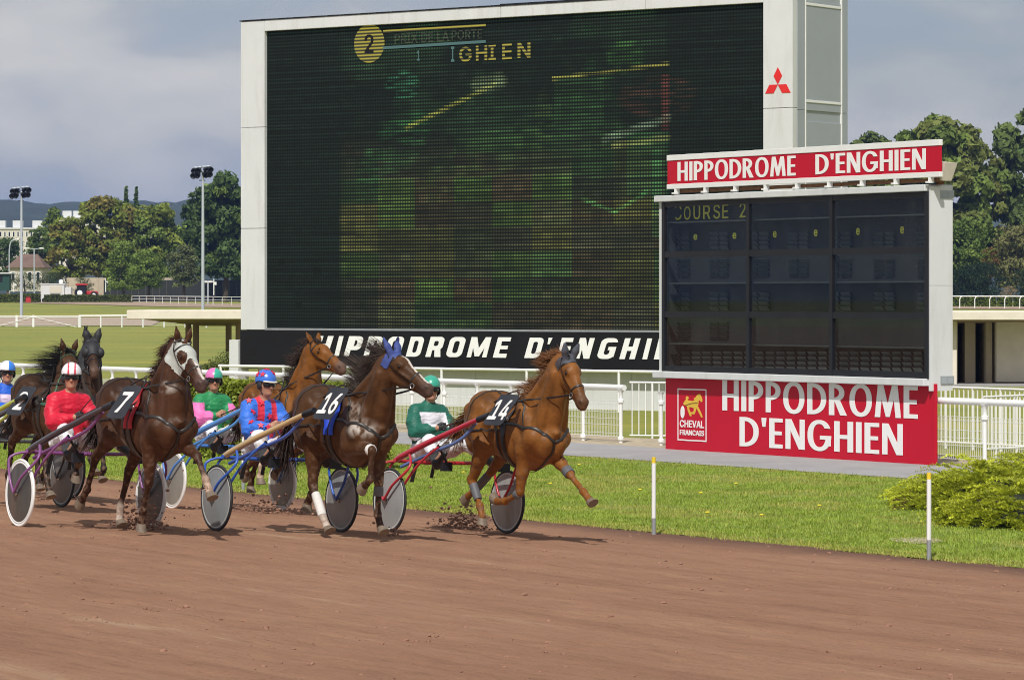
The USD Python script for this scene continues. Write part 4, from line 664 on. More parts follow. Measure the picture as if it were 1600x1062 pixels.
# ================================================================== far side of the infield
hl = np.linspace(-2600, 3200, 150); hy_ = np.linspace(0, 1, 26)
def hill_v(x, q):
    yy = 2000 + 1500 * q; ridge = 80 + 14 * np.sin(x / 900 + 1.0) + 26 * (meshkit.fbm(np.stack([x / 500, yy / 700, 0 * x], -1), 4, 3) - .5) - .018 * (x + 560); tre = 9 * (meshkit.fbm(np.stack([x / 22, yy / 40, 0 * x], -1), 3, 6) - .5); z = ridge * np.sin(np.clip(q * 1.7, 0, math.pi / 2)) ** .8 + tre * (q > .05) + 2; return np.stack([x, yy, z], -1)
look('hill_wood', (0.022, 0.036, 0.024), 0.95, 0.35, 0.02, bump=.5, bscale=.08)
obj(None, 'hills', grid_mesh(np.linspace(-2600, 3200, 900), hy_, hill_v), 'hill_wood', True, 'long wooded hill ridge fading blue in the distance', 'hill', kind='structure')
def pos(px, py, Y): p = at(px, py, Y); return p
def block(name, label, cat, px0, px1, pt, pb, Y, depth, wallm, roofm=None, roof=0.0, wins=None, group=None, chim=()):
    a, b = pos(px0, pb, Y), pos(px1, pb, Y); W = b[0] - a[0]; H = (pb - pt) / FOC * Y; t = thing(name, label, cat, mtx([1, 0, 0], [0, 1, 0], [0, 0, 1], a), group)
    obj(t, 'wall', MB().box(0, W, 0, depth, -1, H), wallm)
    if roofm:
        e = .5; v = [[-e, -e, H], [W + e, -e, H], [W + e, depth + e, H], [-e, depth + e, H], [W * .25, depth / 2, H + roof], [W * .75, depth / 2, H + roof]]; rf = obj(t, 'roof', MB().add(v, [[0, 1, 5, 4], [2, 3, 4, 5], [1, 2, 5, 5], [3, 0, 4, 4], [0, 3, 2, 1]]), roofm)
    else: rf = obj(t, 'roof', MB().box(-.3, W + .3, -.3, depth + .3, H + .002, H + .4), 'white_panel')
    for c in chim: obj(rf, 'chimney', MB().box(W * c - 1.2, W * c + 1.2, 2, 4, H + .4, H + 2.2), 'white_panel')
    if wins:
        nx, nz = wins
        for i in range(nx):
            for j in range(nz): x = W * (i + .5) / nx; z = H * (j + .5) / nz; w = W / nx * .27; h = H / nz * .28; wd = obj(t, 'window', MB().box(x - w, x + w, -.06, 0.1, z - h, z + h), 'white_paint'); obj(wd, 'pane', MB().box(x - w + .12, x + w - .12, -.08, -.062, z - h + .12, z + h - .12), 'dark_metal')
    return t
look('roof_tile', (0.16, 0.10, 0.075), 0.85, 0.2, 0.6); look('cream_wall', (0.60, 0.56, 0.46), 0.85, 0.06, .3)
block('apartment_block', 'long white apartment block showing over the trees at the far left', 'building', -30, 66, 358, 420, 900, 14, 'cream_wall', None, 0, (14, 4), chim=(.30, .58, .9)); block('apartment_block', 'white apartment block half hidden behind the browning chestnuts', 'building', 92, 232, 342, 420, 960, 14, 'cream_wall', None, 0, (16, 4), chim=(.08, .2))
block('cream_house', 'cream house with brown hipped roof behind the left floodlight mast', 'house', 14, 66, 418, 446, 600, 9, 'cream_wall', 'roof_tile', 2.3, (4, 1)); block('cream_house', 'pale house glimpsed between the chestnut trunks', 'house', 98, 122, 425, 446, 610, 8, 'cream_wall', 'roof_tile', 1.5, (2, 1))
wl = thing('boundary_wall', 'low beige boundary wall under the chestnut trees', 'wall', mtx([1, 0, 0], [0, 1, 0], [0, 0, 1], pos(104, 466, 575)))
for i in range(10): obj(wl, 'panel', MB().box(i * 1.7, i * 1.7 + 1.68, 0, .25, -.5, 3.3), 'beige_concrete')
df = thing('dark_fence', 'dark close-boarded fence under the fresh green trees', 'fence', mtx([1, 0, 0], [0, 1, 0], [0, 0, 1], pos(162, 466, 572)))
for i in range(20): obj(df, 'panel', MB().box(i * 1.12, i * 1.12 + 1.10, 0, .08, -.5, 2.9), 'board_interior')
def far_hedge(label, px0, px1, pt, pb, Y, col, n, seed): a, b = pos(px0, pb, Y), pos(px1, pb, Y); h = (pb - pt) / FOC * Y; t = thing('hedge', label, 'hedge', mtx([1, 0, 0], [0, 1, 0], [0, 0, 1], a)); leaf_box(t, 'h', None, 0, b[0] - a[0], 0, 1.0, h, n, .14, col, seed, 'leaf_far', .2, .9)
far_hedge('low far hedge at the foot of the kiosk and mast', -10, 62, 459.5, 473, 500, (.09, .11, .025), 1900, 61); far_hedge('low far hedge in front of the red tractor', 69, 206, 461, 472.5, 500, (.085, .105, .025), 3400, 62)
for i in range(5): far_hedge(f'clipped hedge block {["left of all the others", "second from the left", "in the middle of the row", "fourth from the left", "at the right edge"][i]} under the far right rail', 1488 + 25 * i - 3, 1488 + 25 * i + 18, 463, 482.5, 452, (.10, .14, .018), 800, 63 + i)
# running rails
def run_rail(label, px0, px1, py0, py1, Y0, Y1, hpx, n, two=False):
    a, b = pos(px0, py0, Y0), pos(px1, py1, Y1); d = b - a; Ln = np.linalg.norm(d); d /= Ln; sd_ = np.cross([0, 0, 1], d); sd_ /= np.linalg.norm(sd_); h = hpx / FOC * (Y0 + Y1) / 2; r_ = h * .05
    t = thing('running_rail', label, 'rail', mtx(d, sd_, np.cross(d, sd_), a)); obj(t, 'rail', MB().tube([[-.5, 0, h], [Ln / 2, 0, h], [Ln, 0, h]], r_, 8), 'white_paint', 40)
    if two: obj(t, 'rail', MB().tube([[-.5, 0, h * .55], [Ln / 2, 0, h * .55], [Ln, 0, h * .55]], r_ * .7, 8), 'white_paint', 40)
    for i in range(n): x = Ln * i / (n - 1); obj(t, 'post', MB().tube(smooth_path([[x, 0, -.1], [x, 0, h * .7], [x + h * .08, 0, h * .92], [x + h * .25, 0, h]], 7), r_ * .85, 6), 'white_paint', 40)
run_rail('white hooped running rail above the shelter roof', 1476, 1640, 482, 482.5, 440, 440, 19.5, 8)
run_rail('white running rail at the far bend behind the concrete canopy', 206, 392, 472.5, 476, 500, 430, 11, 15, True)
fg = thing('white_gate', 'wide white gate with diagonal braces across the far infield', 'gate', mtx([1, 0, 0], [0, 1, 0], [0, 0, 1], pos(-72, 514, 340))); gw = (124 + 72) / FOC * 340; gh = 20 / FOC * 340
for x in (0, gw * .5, gw * .633, gw): obj(fg, 'post', MB().box(x - .1, x + .1, -.05, .05, 0, gh + .1), 'white_paint')
for z in (.12, gh): obj(fg, 'bar', MB().box(-.1, gw, -.04, .04, z - .06, z + .06), 'white_paint')
for z in np.linspace(.3, gh - .15, 5): obj(fg, 'wire', MB().box(0, gw, -.012, .012, z - .012, z + .012), 'white_paint')
for xa, xb in ((gw * .633, gw), (gw * .633, gw * .32)): obj(fg, 'brace', MB().bar([xb - .05, -.05, .16], [xa, -.05, gh - .05], .05, .1, (0, 1, 0)), 'white_paint')
f2 = thing('paddock_fence', 'white post and wire fence continuing right from the far gate behind the canopy', 'fence', mtx([1, 0, 0], [0, 1, 0], [0, 0, 1], pos(124.5, 515, 336))); fw = (420 - 124) / FOC * 336; h = 21.5 / FOC * 336
obj(f2, 'top_rail', MB().tube([[-.05, 0, h], [fw / 2, 0, h + .07], [fw, 0, h + .14]], .075, 8), 'white_paint', 40)
for i, x in enumerate(np.arange(0, fw, 1.98)): obj(f2, 'post', MB().tube([[x, 0, 0], [x, 0, h]], .075 if i else .16, 8), 'white_paint', 40)
for z in np.linspace(.2, h - .25, 5): obj(f2, 'wire', MB().box(0, fw, -.012, .012, z - .012, z + .012), 'white_paint')
# floodlight masts, lamps and the small things along the far hedge
look('mast', (0.42, 0.46, 0.50), 0.5, 0.05, 1.0); look('dark_green_paint', (0.012, 0.055, 0.04), 0.5, 0.15); look('red_paint', (0.42, 0.02, 0.02), 0.4, 0.08, coat=.4)
def mast(px, pt, pb, Y, label):
    P = pos(px, pb, Y); H = (pb - pt) / FOC * Y; t = thing('floodlight_mast', label, 'floodlight', mtx([1, 0, 0], [0, 1, 0], [0, 0, 1], P), 'floodlight masts of the infield'); obj(t, 'pole', MB().tube([[0, 0, -.3], [0, 0, H * .5], [0, 0, H]], [.18, .15, .11], 10), 'mast', 40)
    k = Y / FOC; obj(t, 'crossbar', MB().bar([-9 * k, 0, H - .4 * k], [11 * k, .2, H + 2.0 * k], .18, .16), 'dark_metal'); obj(t, 'bracket', MB().bar([-6 * k, 0, H - 14 * k], [4 * k, 0, H - 14 * k], .08, .08), 'dark_metal')
    for row in (0, 1):
        for i, x in enumerate((-10.5, -4.5, 3, 9)):
            c = np.array([(x - row * 1.2) * k, -.15, H + (3.2 - row * 7.4 + (x + 10) * .11) * k]); v, f = lathe([(0, 0), (.16, .02), (.25, .22), (.27, .45), (.2, .42), (.0, .15)], 12); yaw = -.4 if i < 2 else .6; R = trimesh.transformations.euler_matrix(math.radians(115), 0, yaw)
            lp = obj(t, 'lamp', (xf(R, v * 1.15) + c, f), 'dark_metal', 40); obj(lp, 'hood', MB().ball(c + [0, -.05, .16], (.25, .22, .12), 1), 'mast', True)
mast(33.5, 300, 497, 388, 'tall grey floodlight mast at the far left with its lamps in two rows'); mast(317, 268, 510, 348, 'tall grey floodlight mast beside the dark trees left of the video screen')
def lamp_post(px, pt, pb, Y, label, arm, dbl=False):
    P = pos(px, pb, Y); H = (pb - pt) / FOC * Y; t = thing('street_lamp', label, 'street lamp', mtx([1, 0, 0], [0, 1, 0], [0, 0, 1], P)); obj(t, 'pole', MB().tube(smooth_path([[0, 0, -.2], [0, 0, H * .8], [arm * .25, 0, H * .97], [arm, 0, H]], 12) if not dbl else [[0, 0, -.2], [0, 0, H]], .1, 8), 'mast', 40)
    for q in ((1,) if not dbl else (-1, 1)):
        if dbl: obj(t, 'arm', MB().tube([[0, 0, H - .1], [q * arm, 0, H]], .06, 6), 'mast')
        obj(t, 'lamp_head', MB().ball([q * arm, 0, H - .02], (.42, .16, .12), 2), 'white_paint', True)
lamp_post(14.5, 374, 460, 560, 'curved street lamp left of the cream house', 1.2); lamp_post(53.5, 388, 465, 540, 'double-armed street lamp in front of the cream house', 1.1, True)
lamp_post(325, 440, 484, 470, 'small lamp post beside the right-hand floodlight mast', .3, True)
def sentinel(px, pt, pb, Y, label): P = pos(px, pb, Y); h = (pb - pt) / FOC * Y; t = thing('distance_post', label, 'post', mtx([1, 0, 0], [0, 1, 0], [0, 0, 1], P)); obj(t, 'shaft', MB().tube([[0, 0, -.1], [0, 0, h]], .09, 8), 'white_paint', 40); obj(t, 'plate', MB().box(.02, .42, -.05, .02, h * .62, h * .82), 'white_paint')
sentinel(165, 435, 455, 545, 'white distance post with small plate under the green young trees'); sentinel(334, 436, 460, 545, 'white distance post with small plate near the small lamp post'); sentinel(21.5, 441, 455, 540, 'leaning white post beside the green kiosk')
k9 = 530 / FOC; kp = pos(-12, 463, 530); ki = thing('kiosk', 'small dark green kiosk on stilts at the left edge', 'kiosk', mtx([1, 0, 0], [0, 1, 0], [0, 0, 1], kp)); obj(ki, 'cabin', MB().box(0, 26 * k9, 0, 2.4, 9 * k9, 35 * k9), 'dark_green_paint'); obj(ki, 'roof', MB().box(-.3, 31 * k9, -.4, 2.8, 35 * k9 + .003, 37.2 * k9, .05), 'white_panel'); obj(ki, 'window', MB().box(.4, 16 * k9, -.03, 0, 22 * k9, 32 * k9), 'dark_metal')
for x in (.3, 24 * k9): obj(ki, 'stilt', MB().box(x - .12, x + .12, .2, .44, -.3, 9 * k9), 'rust')
tp = pos(63.5, 473, 508); k9 = 508 / FOC; tr = thing('white_trailer', 'white box trailer with a dish on its roof beside the far hedge', 'trailer', mtx([1, 0, 0], [0, 1, 0], [0, 0, 1], tp)); obj(tr, 'body', MB().box(0, 37 * k9, 0, 2.6, 12 * k9 * .1, 29 * k9, .06), 'white_panel'); obj(tr, 'annex', MB().box(37 * k9 + .01, 47 * k9, .3, 2.2, 6 * k9, 24.5 * k9, .05), 'white_panel'); obj(tr, 'roof_edge', MB().box(-.1, 37 * k9 + .1, -.1, 2.7, 29 * k9 + .003, 30.2 * k9), 'white_paint'); obj(tr, 'shutter', MB().box(14 * k9, 33 * k9, -.03, 0, 15 * k9, 26 * k9), 'cream_wall'); obj(tr, 'slot', MB().box(15 * k9, 31 * k9, -.05, -.032, 12.2 * k9, 14.2 * k9), 'dark_metal'); obj(tr, 'dish', MB().ball([31 * k9, .6, 33 * k9], (.32, .12, .32), 2), 'white_paint', True)
for x in (6 * k9, 30 * k9): v, f = lathe([(0, -.12), (.36, -.12), (.36, .12), (0, .12)], 16); obj(tr, 'wheel', (np.stack([v[:, 0] + x, v[:, 2] - .02, v[:, 1] + .36], -1), f), 'dark_metal')
k9 = 520 / FOC; tt = thing('tractor', 'small red tractor parked behind the far hedge', 'tractor', mtx([1, 0, 0], [0, 1, 0], [0, 0, 1], pos(112, 466, 520)))
obj(tt, 'cab', MB().box(8 * k9, 22 * k9, 0, 1.4, 5 * k9, 20 * k9, .08), 'dark_metal'); obj(tt, 'roof', MB().box(6 * k9, 24 * k9, -.15, 1.55, 20 * k9 + .003, 23 * k9, .06), 'red_paint'); obj(tt, 'bonnet', MB().box(22 * k9 + .01, 40 * k9, .2, 1.2, 5 * k9, 11.5 * k9, .15), 'red_paint'); obj(tt, 'exhaust', MB().tube([[25 * k9, .4, 11 * k9], [25 * k9, .4, 19 * k9]], .05, 6), 'dark_metal'); obj(tt, 'link_arm', MB().bar([-2 * k9, .6, 15 * k9], [8 * k9, .6, 19 * k9], .1, .14), 'cream_wall')
for x, r_ in ((13 * k9, .78), (35 * k9, .5)):
    for yy in (-.15, 1.3): v, f = lathe([(0, -.16), (r_, -.16), (r_, .16), (0, .16)], 18); w = obj(tt, 'wheel', (np.stack([v[:, 0] + x, v[:, 2] + yy, v[:, 1] + r_], -1), f), 'dark_metal'); obj(w, 'hub', MB().ball([x, yy - .17, r_], (r_ * .5, .05, r_ * .5), 2), 'white_paint', True)
k9 = 498 / FOC; rb = thing('red_bin', 'small red bin in front of the far left hedge', 'bin', mtx([1, 0, 0], [0, 1, 0], [0, 0, 1], pos(40, 473, 498))); obj(rb, 'body', MB().box(0, 8 * k9, 0, .5, 0, 7 * k9, .05), 'red_paint'); obj(rb, 'lid', MB().box(.08, 7 * k9, .02, .48, 7 * k9 + .003, 9 * k9, .05), 'red_paint')

# ------------------------------------------------------------------ the summer air that turns the far ridge blue
usdkit.material(stage, '/World/Looks/air', {'v': ('principled_volume', {'color': (0.30, 0.48, 1.0), 'density': 0.95e-4, 'anisotropy': 0.1})}, [], volume='v.volume')
obj(None, 'haze', MB().box(-9600, 9600, -300, 12600, -3, 190), 'air', label='thin summer haze over the whole racecourse', cat='haze', kind='stuff')
# ================================================================== bodies as smooth implicit shapes
class Field:
    """a smooth union of tapered capsules, ellipsoids and lofts; surface() gives one continuous mesh"""
    def __init__(s): s.p = []
    def cap(s, a, b, r1, r2, k=.03, q=1.0, side=None, col=None):
        a, b = np.asarray(a, float), np.asarray(b, float); ba = b - a; L2 = max(ba @ ba, 1e-9); sd_ = None
        if side is not None: sd_ = np.asarray(side, float); sd_ = sd_ / np.linalg.norm(sd_)
        def fn(P):
            w = P - a
            if sd_ is not None: w = w + (w @ sd_)[:, None] * sd_ * (1 / q - 1)
            h = np.clip(w @ ba / L2, 0, 1); return (np.linalg.norm(w - h[:, None] * ba, axis=1) - (r1 + h * (r2 - r1))) * (q ** .5 if sd_ is not None else 1)
        R = max(r1, r2); s.p.append((fn, np.minimum(a, b) - R, np.maximum(a, b) + R, k, col, False)); return s
    def chain(s, pts, rs, k=.03, q=1.0, side=None, col=None):
        for i in range(len(pts) - 1): s.cap(pts[i], pts[i + 1], rs[i], rs[i + 1], k, q, side, col)
        return s
    def ell(s, c, r, k=.03, rot=None, col=None, cut=False):
        c, r = np.asarray(c, float), np.asarray(r, float) * np.ones(3); R = np.eye(3) if rot is None else np.asarray(rot)
        def fn(P): w = ((P - c) @ R) / r; l = np.linalg.norm(w, axis=1); l2 = np.linalg.norm(w / r, axis=1) + 1e-9; return l * (l - 1) / l2
        m = r.max(); s.p.append((fn, c - m, c + m, k, col, cut)); return s
    def fun(s, fn, lo, hi, k=.04, col=None): s.p.append((fn, np.asarray(lo, float), np.asarray(hi, float), k, col, False)); return s
    @staticmethod
    def mix(d, e, k, cut):
        if cut: e = -e; h = np.clip(.5 - .5 * (d - e) / k, 0, 1); return d + (e - d) * h + k * h * (1 - h)
        h = np.clip(.5 + .5 * (d - e) / k, 0, 1); return d + (e - d) * h - k * h * (1 - h)
    def eval(s, P, extra=None):
        P = np.asarray(P, float); d = np.full(len(P), 1.0)
        for fn, lo, hi, k, col, cut in s.p:
            m = ((P > lo - k * 1.5) & (P < hi + k * 1.5)).all(1)
            if m.any(): d[m] = s.mix(d[m], fn(P[m]), k, cut)
        return d
    def grad(s, P, e=.004):
        g = np.stack([s.eval(P + e * np.eye(3)[i]) - s.eval(P - e * np.eye(3)[i]) for i in range(3)], 1); return g / (np.linalg.norm(g, axis=1, keepdims=True) + 1e-9)
    def snap(s, P, off=.006, it=5, maxd=.12):
        P = np.asarray(P, float).copy()
        for _ in range(it): P -= s.grad(P) * np.clip(s.eval(P) - off, -maxd, maxd)[:, None] * .8
        return P
    def surface(s, h, noise=None, smooth=2):
        lo = np.min([p[1] for p in s.p if not p[5]], 0) - 3 * h; hi = np.max([p[2] for p in s.p if not p[5]], 0) + 3 * h; n = np.ceil((hi - lo) / h).astype(int) + 1
        G = np.full(n, 1.0, np.float32); ax = [lo[i] + h * np.arange(n[i]) for i in range(3)]
        for fn, a, b, k, col, cut in s.p:
            i0 = np.clip(np.floor((a - 1.3 * k - 2 * h - lo) / h).astype(int), 0, n - 1); i1 = np.clip(np.ceil((b + 1.3 * k + 2 * h - lo) / h).astype(int) + 1, 1, n)
            sl = tuple(slice(i0[j], i1[j]) for j in range(3)); g = np.stack(np.meshgrid(*[ax[j][sl[j]] for j in range(3)], indexing='ij'), -1); G[sl] = s.mix(G[sl], fn(g.reshape(-1, 3)).reshape(g.shape[:3]).astype(np.float32), k, cut)
        I = G < 0; c = [I[i:n[0] - 1 + i, j:n[1] - 1 + j, k:n[2] - 1 + k] for i in (0, 1) for j in (0, 1) for k in (0, 1)]; cnt = sum(x.astype(int) for x in c); act = (cnt > 0) & (cnt < 8); idx = np.full(act.shape, -1); idx[act] = np.arange(act.sum()); ijk = np.argwhere(act)
        acc = np.zeros((len(ijk), 3)); w = np.zeros(len(ijk)); off = [(i, j, k) for i in (0, 1) for j in (0, 1) for k in (0, 1)]; val = np.stack([G[tuple((ijk + o).T)] for o in off], 1)
        for e0 in range(8):
            for e1 in range(e0 + 1, 8):
                o0, o1 = np.array(off[e0]), np.array(off[e1])
                if abs(o0 - o1).sum() != 1: continue
                a, b = val[:, e0], val[:, e1]; m = (a < 0) != (b < 0); t = np.where(m, a / np.where(m, a - b, 1), 0); acc += m[:, None] * (o0 + t[:, None] * (o1 - o0)); w += m
        v = lo + h * (ijk + acc / w[:, None]); F = []
        for d in range(3):
            a, b = [(1, 2), (2, 0), (0, 1)][d]; s0 = [slice(None)] * 3; s1 = [slice(None)] * 3; s0[d] = slice(0, -1); s1[d] = slice(1, None); A, B = I[tuple(s0)], I[tuple(s1)]; E = np.argwhere(A != B); E = E[(E[:, a] > 0) & (E[:, b] > 0) & (E[:, a] < n[a] - 1) & (E[:, b] < n[b] - 1)]
            ea, eb = np.eye(3, dtype=int)[a], np.eye(3, dtype=int)[b]; q = np.stack([idx[tuple((E - o).T)] for o in (ea + eb, eb, 0 * ea, ea)], 1); fl = A[tuple(E.T)]; q[~fl] = q[~fl][:, ::-1]; F.append(q)
        F = np.vstack(F); m = trimesh.Trimesh(v, np.vstack([F[:, [0, 1, 2]], F[:, [0, 2, 3]]]), process=False)
        comp = trimesh.graph.connected_component_labels(m.face_adjacency, node_count=len(m.faces))
        if comp.max() > 0: keep = comp == np.bincount(comp).argmax(); m.update_faces(keep); m.remove_unreferenced_vertices()
        if smooth: trimesh.smoothing.filter_taubin(m, .5, .53, smooth * 2)
        if noise is not None: m.vertices = m.vertices + m.vertex_normals * noise(m.vertices)[:, None]
        return m
    def colours(s, v, base, w=.02):
        """colour of each vertex from the primitives near it"""
        acc = np.zeros((len(v), 3)); ws = np.zeros(len(v)) + 1e-9
        for fn, lo, hi, k, col, cut in s.p:
            if cut: continue
            m = ((v > lo - .12) & (v < hi + .12)).all(1)
            if m.any(): e = np.exp(-np.clip(fn(v[m]), -.05, 1) / w); acc[m] += e[:, None] * np.asarray(base if col is None else col); ws[m] += e
        return acc / ws[:, None]
def unit(v): v = np.asarray(v, float); return v / (np.linalg.norm(v) + 1e-12)
def lerp(a, b, t): return np.asarray(a, float) * (1 - t) + np.asarray(b, float) * t

# ------------------------------------------------------------------ the six turn-outs: frame, horse, sulky, driver
BN = np.array([NV[0] * BANK, NV[1] * BANK, 1.0]); BN /= np.linalg.norm(BN); YL = np.cross(BN, U)
class Rig:
    """local axes: x the way they run, y to the horse's left (away from the lens), z up; origin on the dirt below the axle"""
    def __init__(s, px, py, lift=0.0): s.O = on_track(px, py); s.M = mtx(U, YL, BN, s.O); s.Mi = np.linalg.inv(s.M)
    def ray(s, px, py, y):
        e = s.Mi[:3, :3] @ np.array([0, 0, CAM_H]) + s.Mi[:3, 3]; d = s.Mi[:3, :3] @ np.array([(px - 800) / FOC, 1.0, -(py - HZ) / FOC]); t = (y - e[1]) / d[1]; return e + t * d
    def pix(s, p): w = xf(s.M, p); return 800 + FOC * w[..., 0] / w[..., 1], HZ + FOC * (CAM_H - w[..., 2]) / w[..., 1]
HX = 1.36
cd_look('coat', 0.45, 0.0, 0.22, 12.0, bump=0.55, bscale=30.0, spec=0.17); cd_look('hair', 0.5, 0.0, 0.1, 30.0, spec=0.3); cd_look('skin', 0.5, 0.0, 0.05, 9.0, spec=0.4); cd_look('cloth', 0.5, 0.06, 0.07, 6.0, bump=0.30, bscale=34.0, spec=0.3); cd_look('gloss', 0.3, 0.0, 0.04, 6.0, coat=.5)
look('leather', (0.018, 0.014, 0.012), 0.42, 0.3, 20.0); look('steel', (0.5, 0.5, 0.5), 0.25, 0.1, 10.0, metal=1.0); look('hoof', (0.16, 0.12, 0.085), 0.6, 0.35, 25.0); look('eye', (0.012, 0.007, 0.005), 0.08, 0.1, spec=.8); look('rubber', (0.02, 0.02, 0.021), 0.6, 0.2, 12.0); look('cloth_black', (0.018, 0.019, 0.022), 0.65, 0.2, 14.0)
look('number_cloth', (0.028, 0.031, 0.040), 0.5, 0.15, 8.0); look('goggle', (0.010, 0.010, 0.012), 0.12, 0.1, coat=.6); look('boot', (0.03, 0.028, 0.026), 0.4, 0.25, 12.0); look('spray_dirt', (0.25, 0.14, 0.095), 0.95, 0.4, 30.0)
def hair(root, tips, width, rng, sag=.0, seg=5, curl=.02):
    """tapered three-sided locks from root points to tip points"""
    n = len(root); t = np.linspace(0, 1, seg + 1); ctrl = (root + tips) / 2 + rng.normal(0, curl, (n, 3)) + np.array([0, 0, sag]); P = ((1 - t) ** 2)[None, :, None] * root[:, None] + (2 * t * (1 - t))[None, :, None] * ctrl[:, None] + (t ** 2)[None, :, None] * tips[:, None]
    d = np.gradient(P, axis=1); d /= np.linalg.norm(d, axis=2, keepdims=True) + 1e-9; a = np.cross(d, rng.normal(size=(n, 1, 3))); a /= np.linalg.norm(a, axis=2, keepdims=True) + 1e-9; b = np.cross(d, a); w = width * rng.uniform(.6, 1.3, (n, 1, 1)) * (1 - t ** 1.6 * .92)[None, :, None]
    V = np.stack([P + a * w, P - a * w * .5 + b * w * .5, P - a * w * .5 - b * w * .5], 2).reshape(-1, 3); i = np.arange(n)[:, None, None] * 3 * (seg + 1) + np.arange(seg)[None, :, None] * 3 + np.arange(3)[None, None]; j = np.arange(n)[:, None, None] * 3 * (seg + 1) + np.arange(seg)[None, :, None] * 3 + (np.arange(3)[None, None] + 1) % 3
    return V, np.stack([i, j, j + 3, i + 3], -1).reshape(-1, 4)
def leg_fit(rig, start, spec, nominal, y):
    """joints from the picture (column, row), held to the horse's bone lengths within a tenth"""
    pts, a = [], np.asarray(start, float)
    for (px, py, *yy), L in zip(spec, nominal):
        q = rig.ray(px, py, yy[0] if yy else y); d = q - a; l = np.linalg.norm(d); pts.append(a + d / l * np.clip(l, .9 * L, 1.1 * L)); a = pts[-1]
    return pts
T_X = [-.80, -.75, -.62, -.46, -.2, 0, .2, .35, .5, .62, .74]
TOP = PchipInterpolator(T_X, [1.25, 1.40, 1.53, 1.565, 1.505, 1.475, 1.515, 1.575, 1.53, 1.44, 1.28]); BOT = PchipInterpolator(T_X, [1.14, 1.03, .96, .93, .89, .83, .785, .775, .83, .93, 1.10]); WID = PchipInterpolator(T_X, [.05, .17, .245, .265, .265, .285, .285, .25, .225, .19, .10])
def trunk(P):
    x = P[:, 0] - HX; xc = np.clip(x, -.80, .74); t, b, w = TOP(xc), BOT(xc), WID(xc); rz = (t - b) / 2; zc = (t + b) / 2 - .02; v = np.clip((P[:, 2] - zc) / rz, -1.5, 1.5); nar = .30 * np.clip((xc - .0) / .3, 0, 1); w = w * (1 - (.16 + nar) * np.clip(v, 0, 1) ** 1.3)
    rho = np.sqrt((P[:, 1] / w) ** 2 + ((P[:, 2] - zc) / rz) ** 2); return (rho - 1) * np.minimum(w, rz) * .9 + np.abs(x - xc)
def head_frame(poll, muz, roll=0.0, upref=(0, 0, 1)):
    d = unit(np.asarray(muz) - poll); s_ = unit(np.cross(upref, d)); u_ = np.cross(d, s_); return d, s_, u_          # along the face, horse's left, face normal
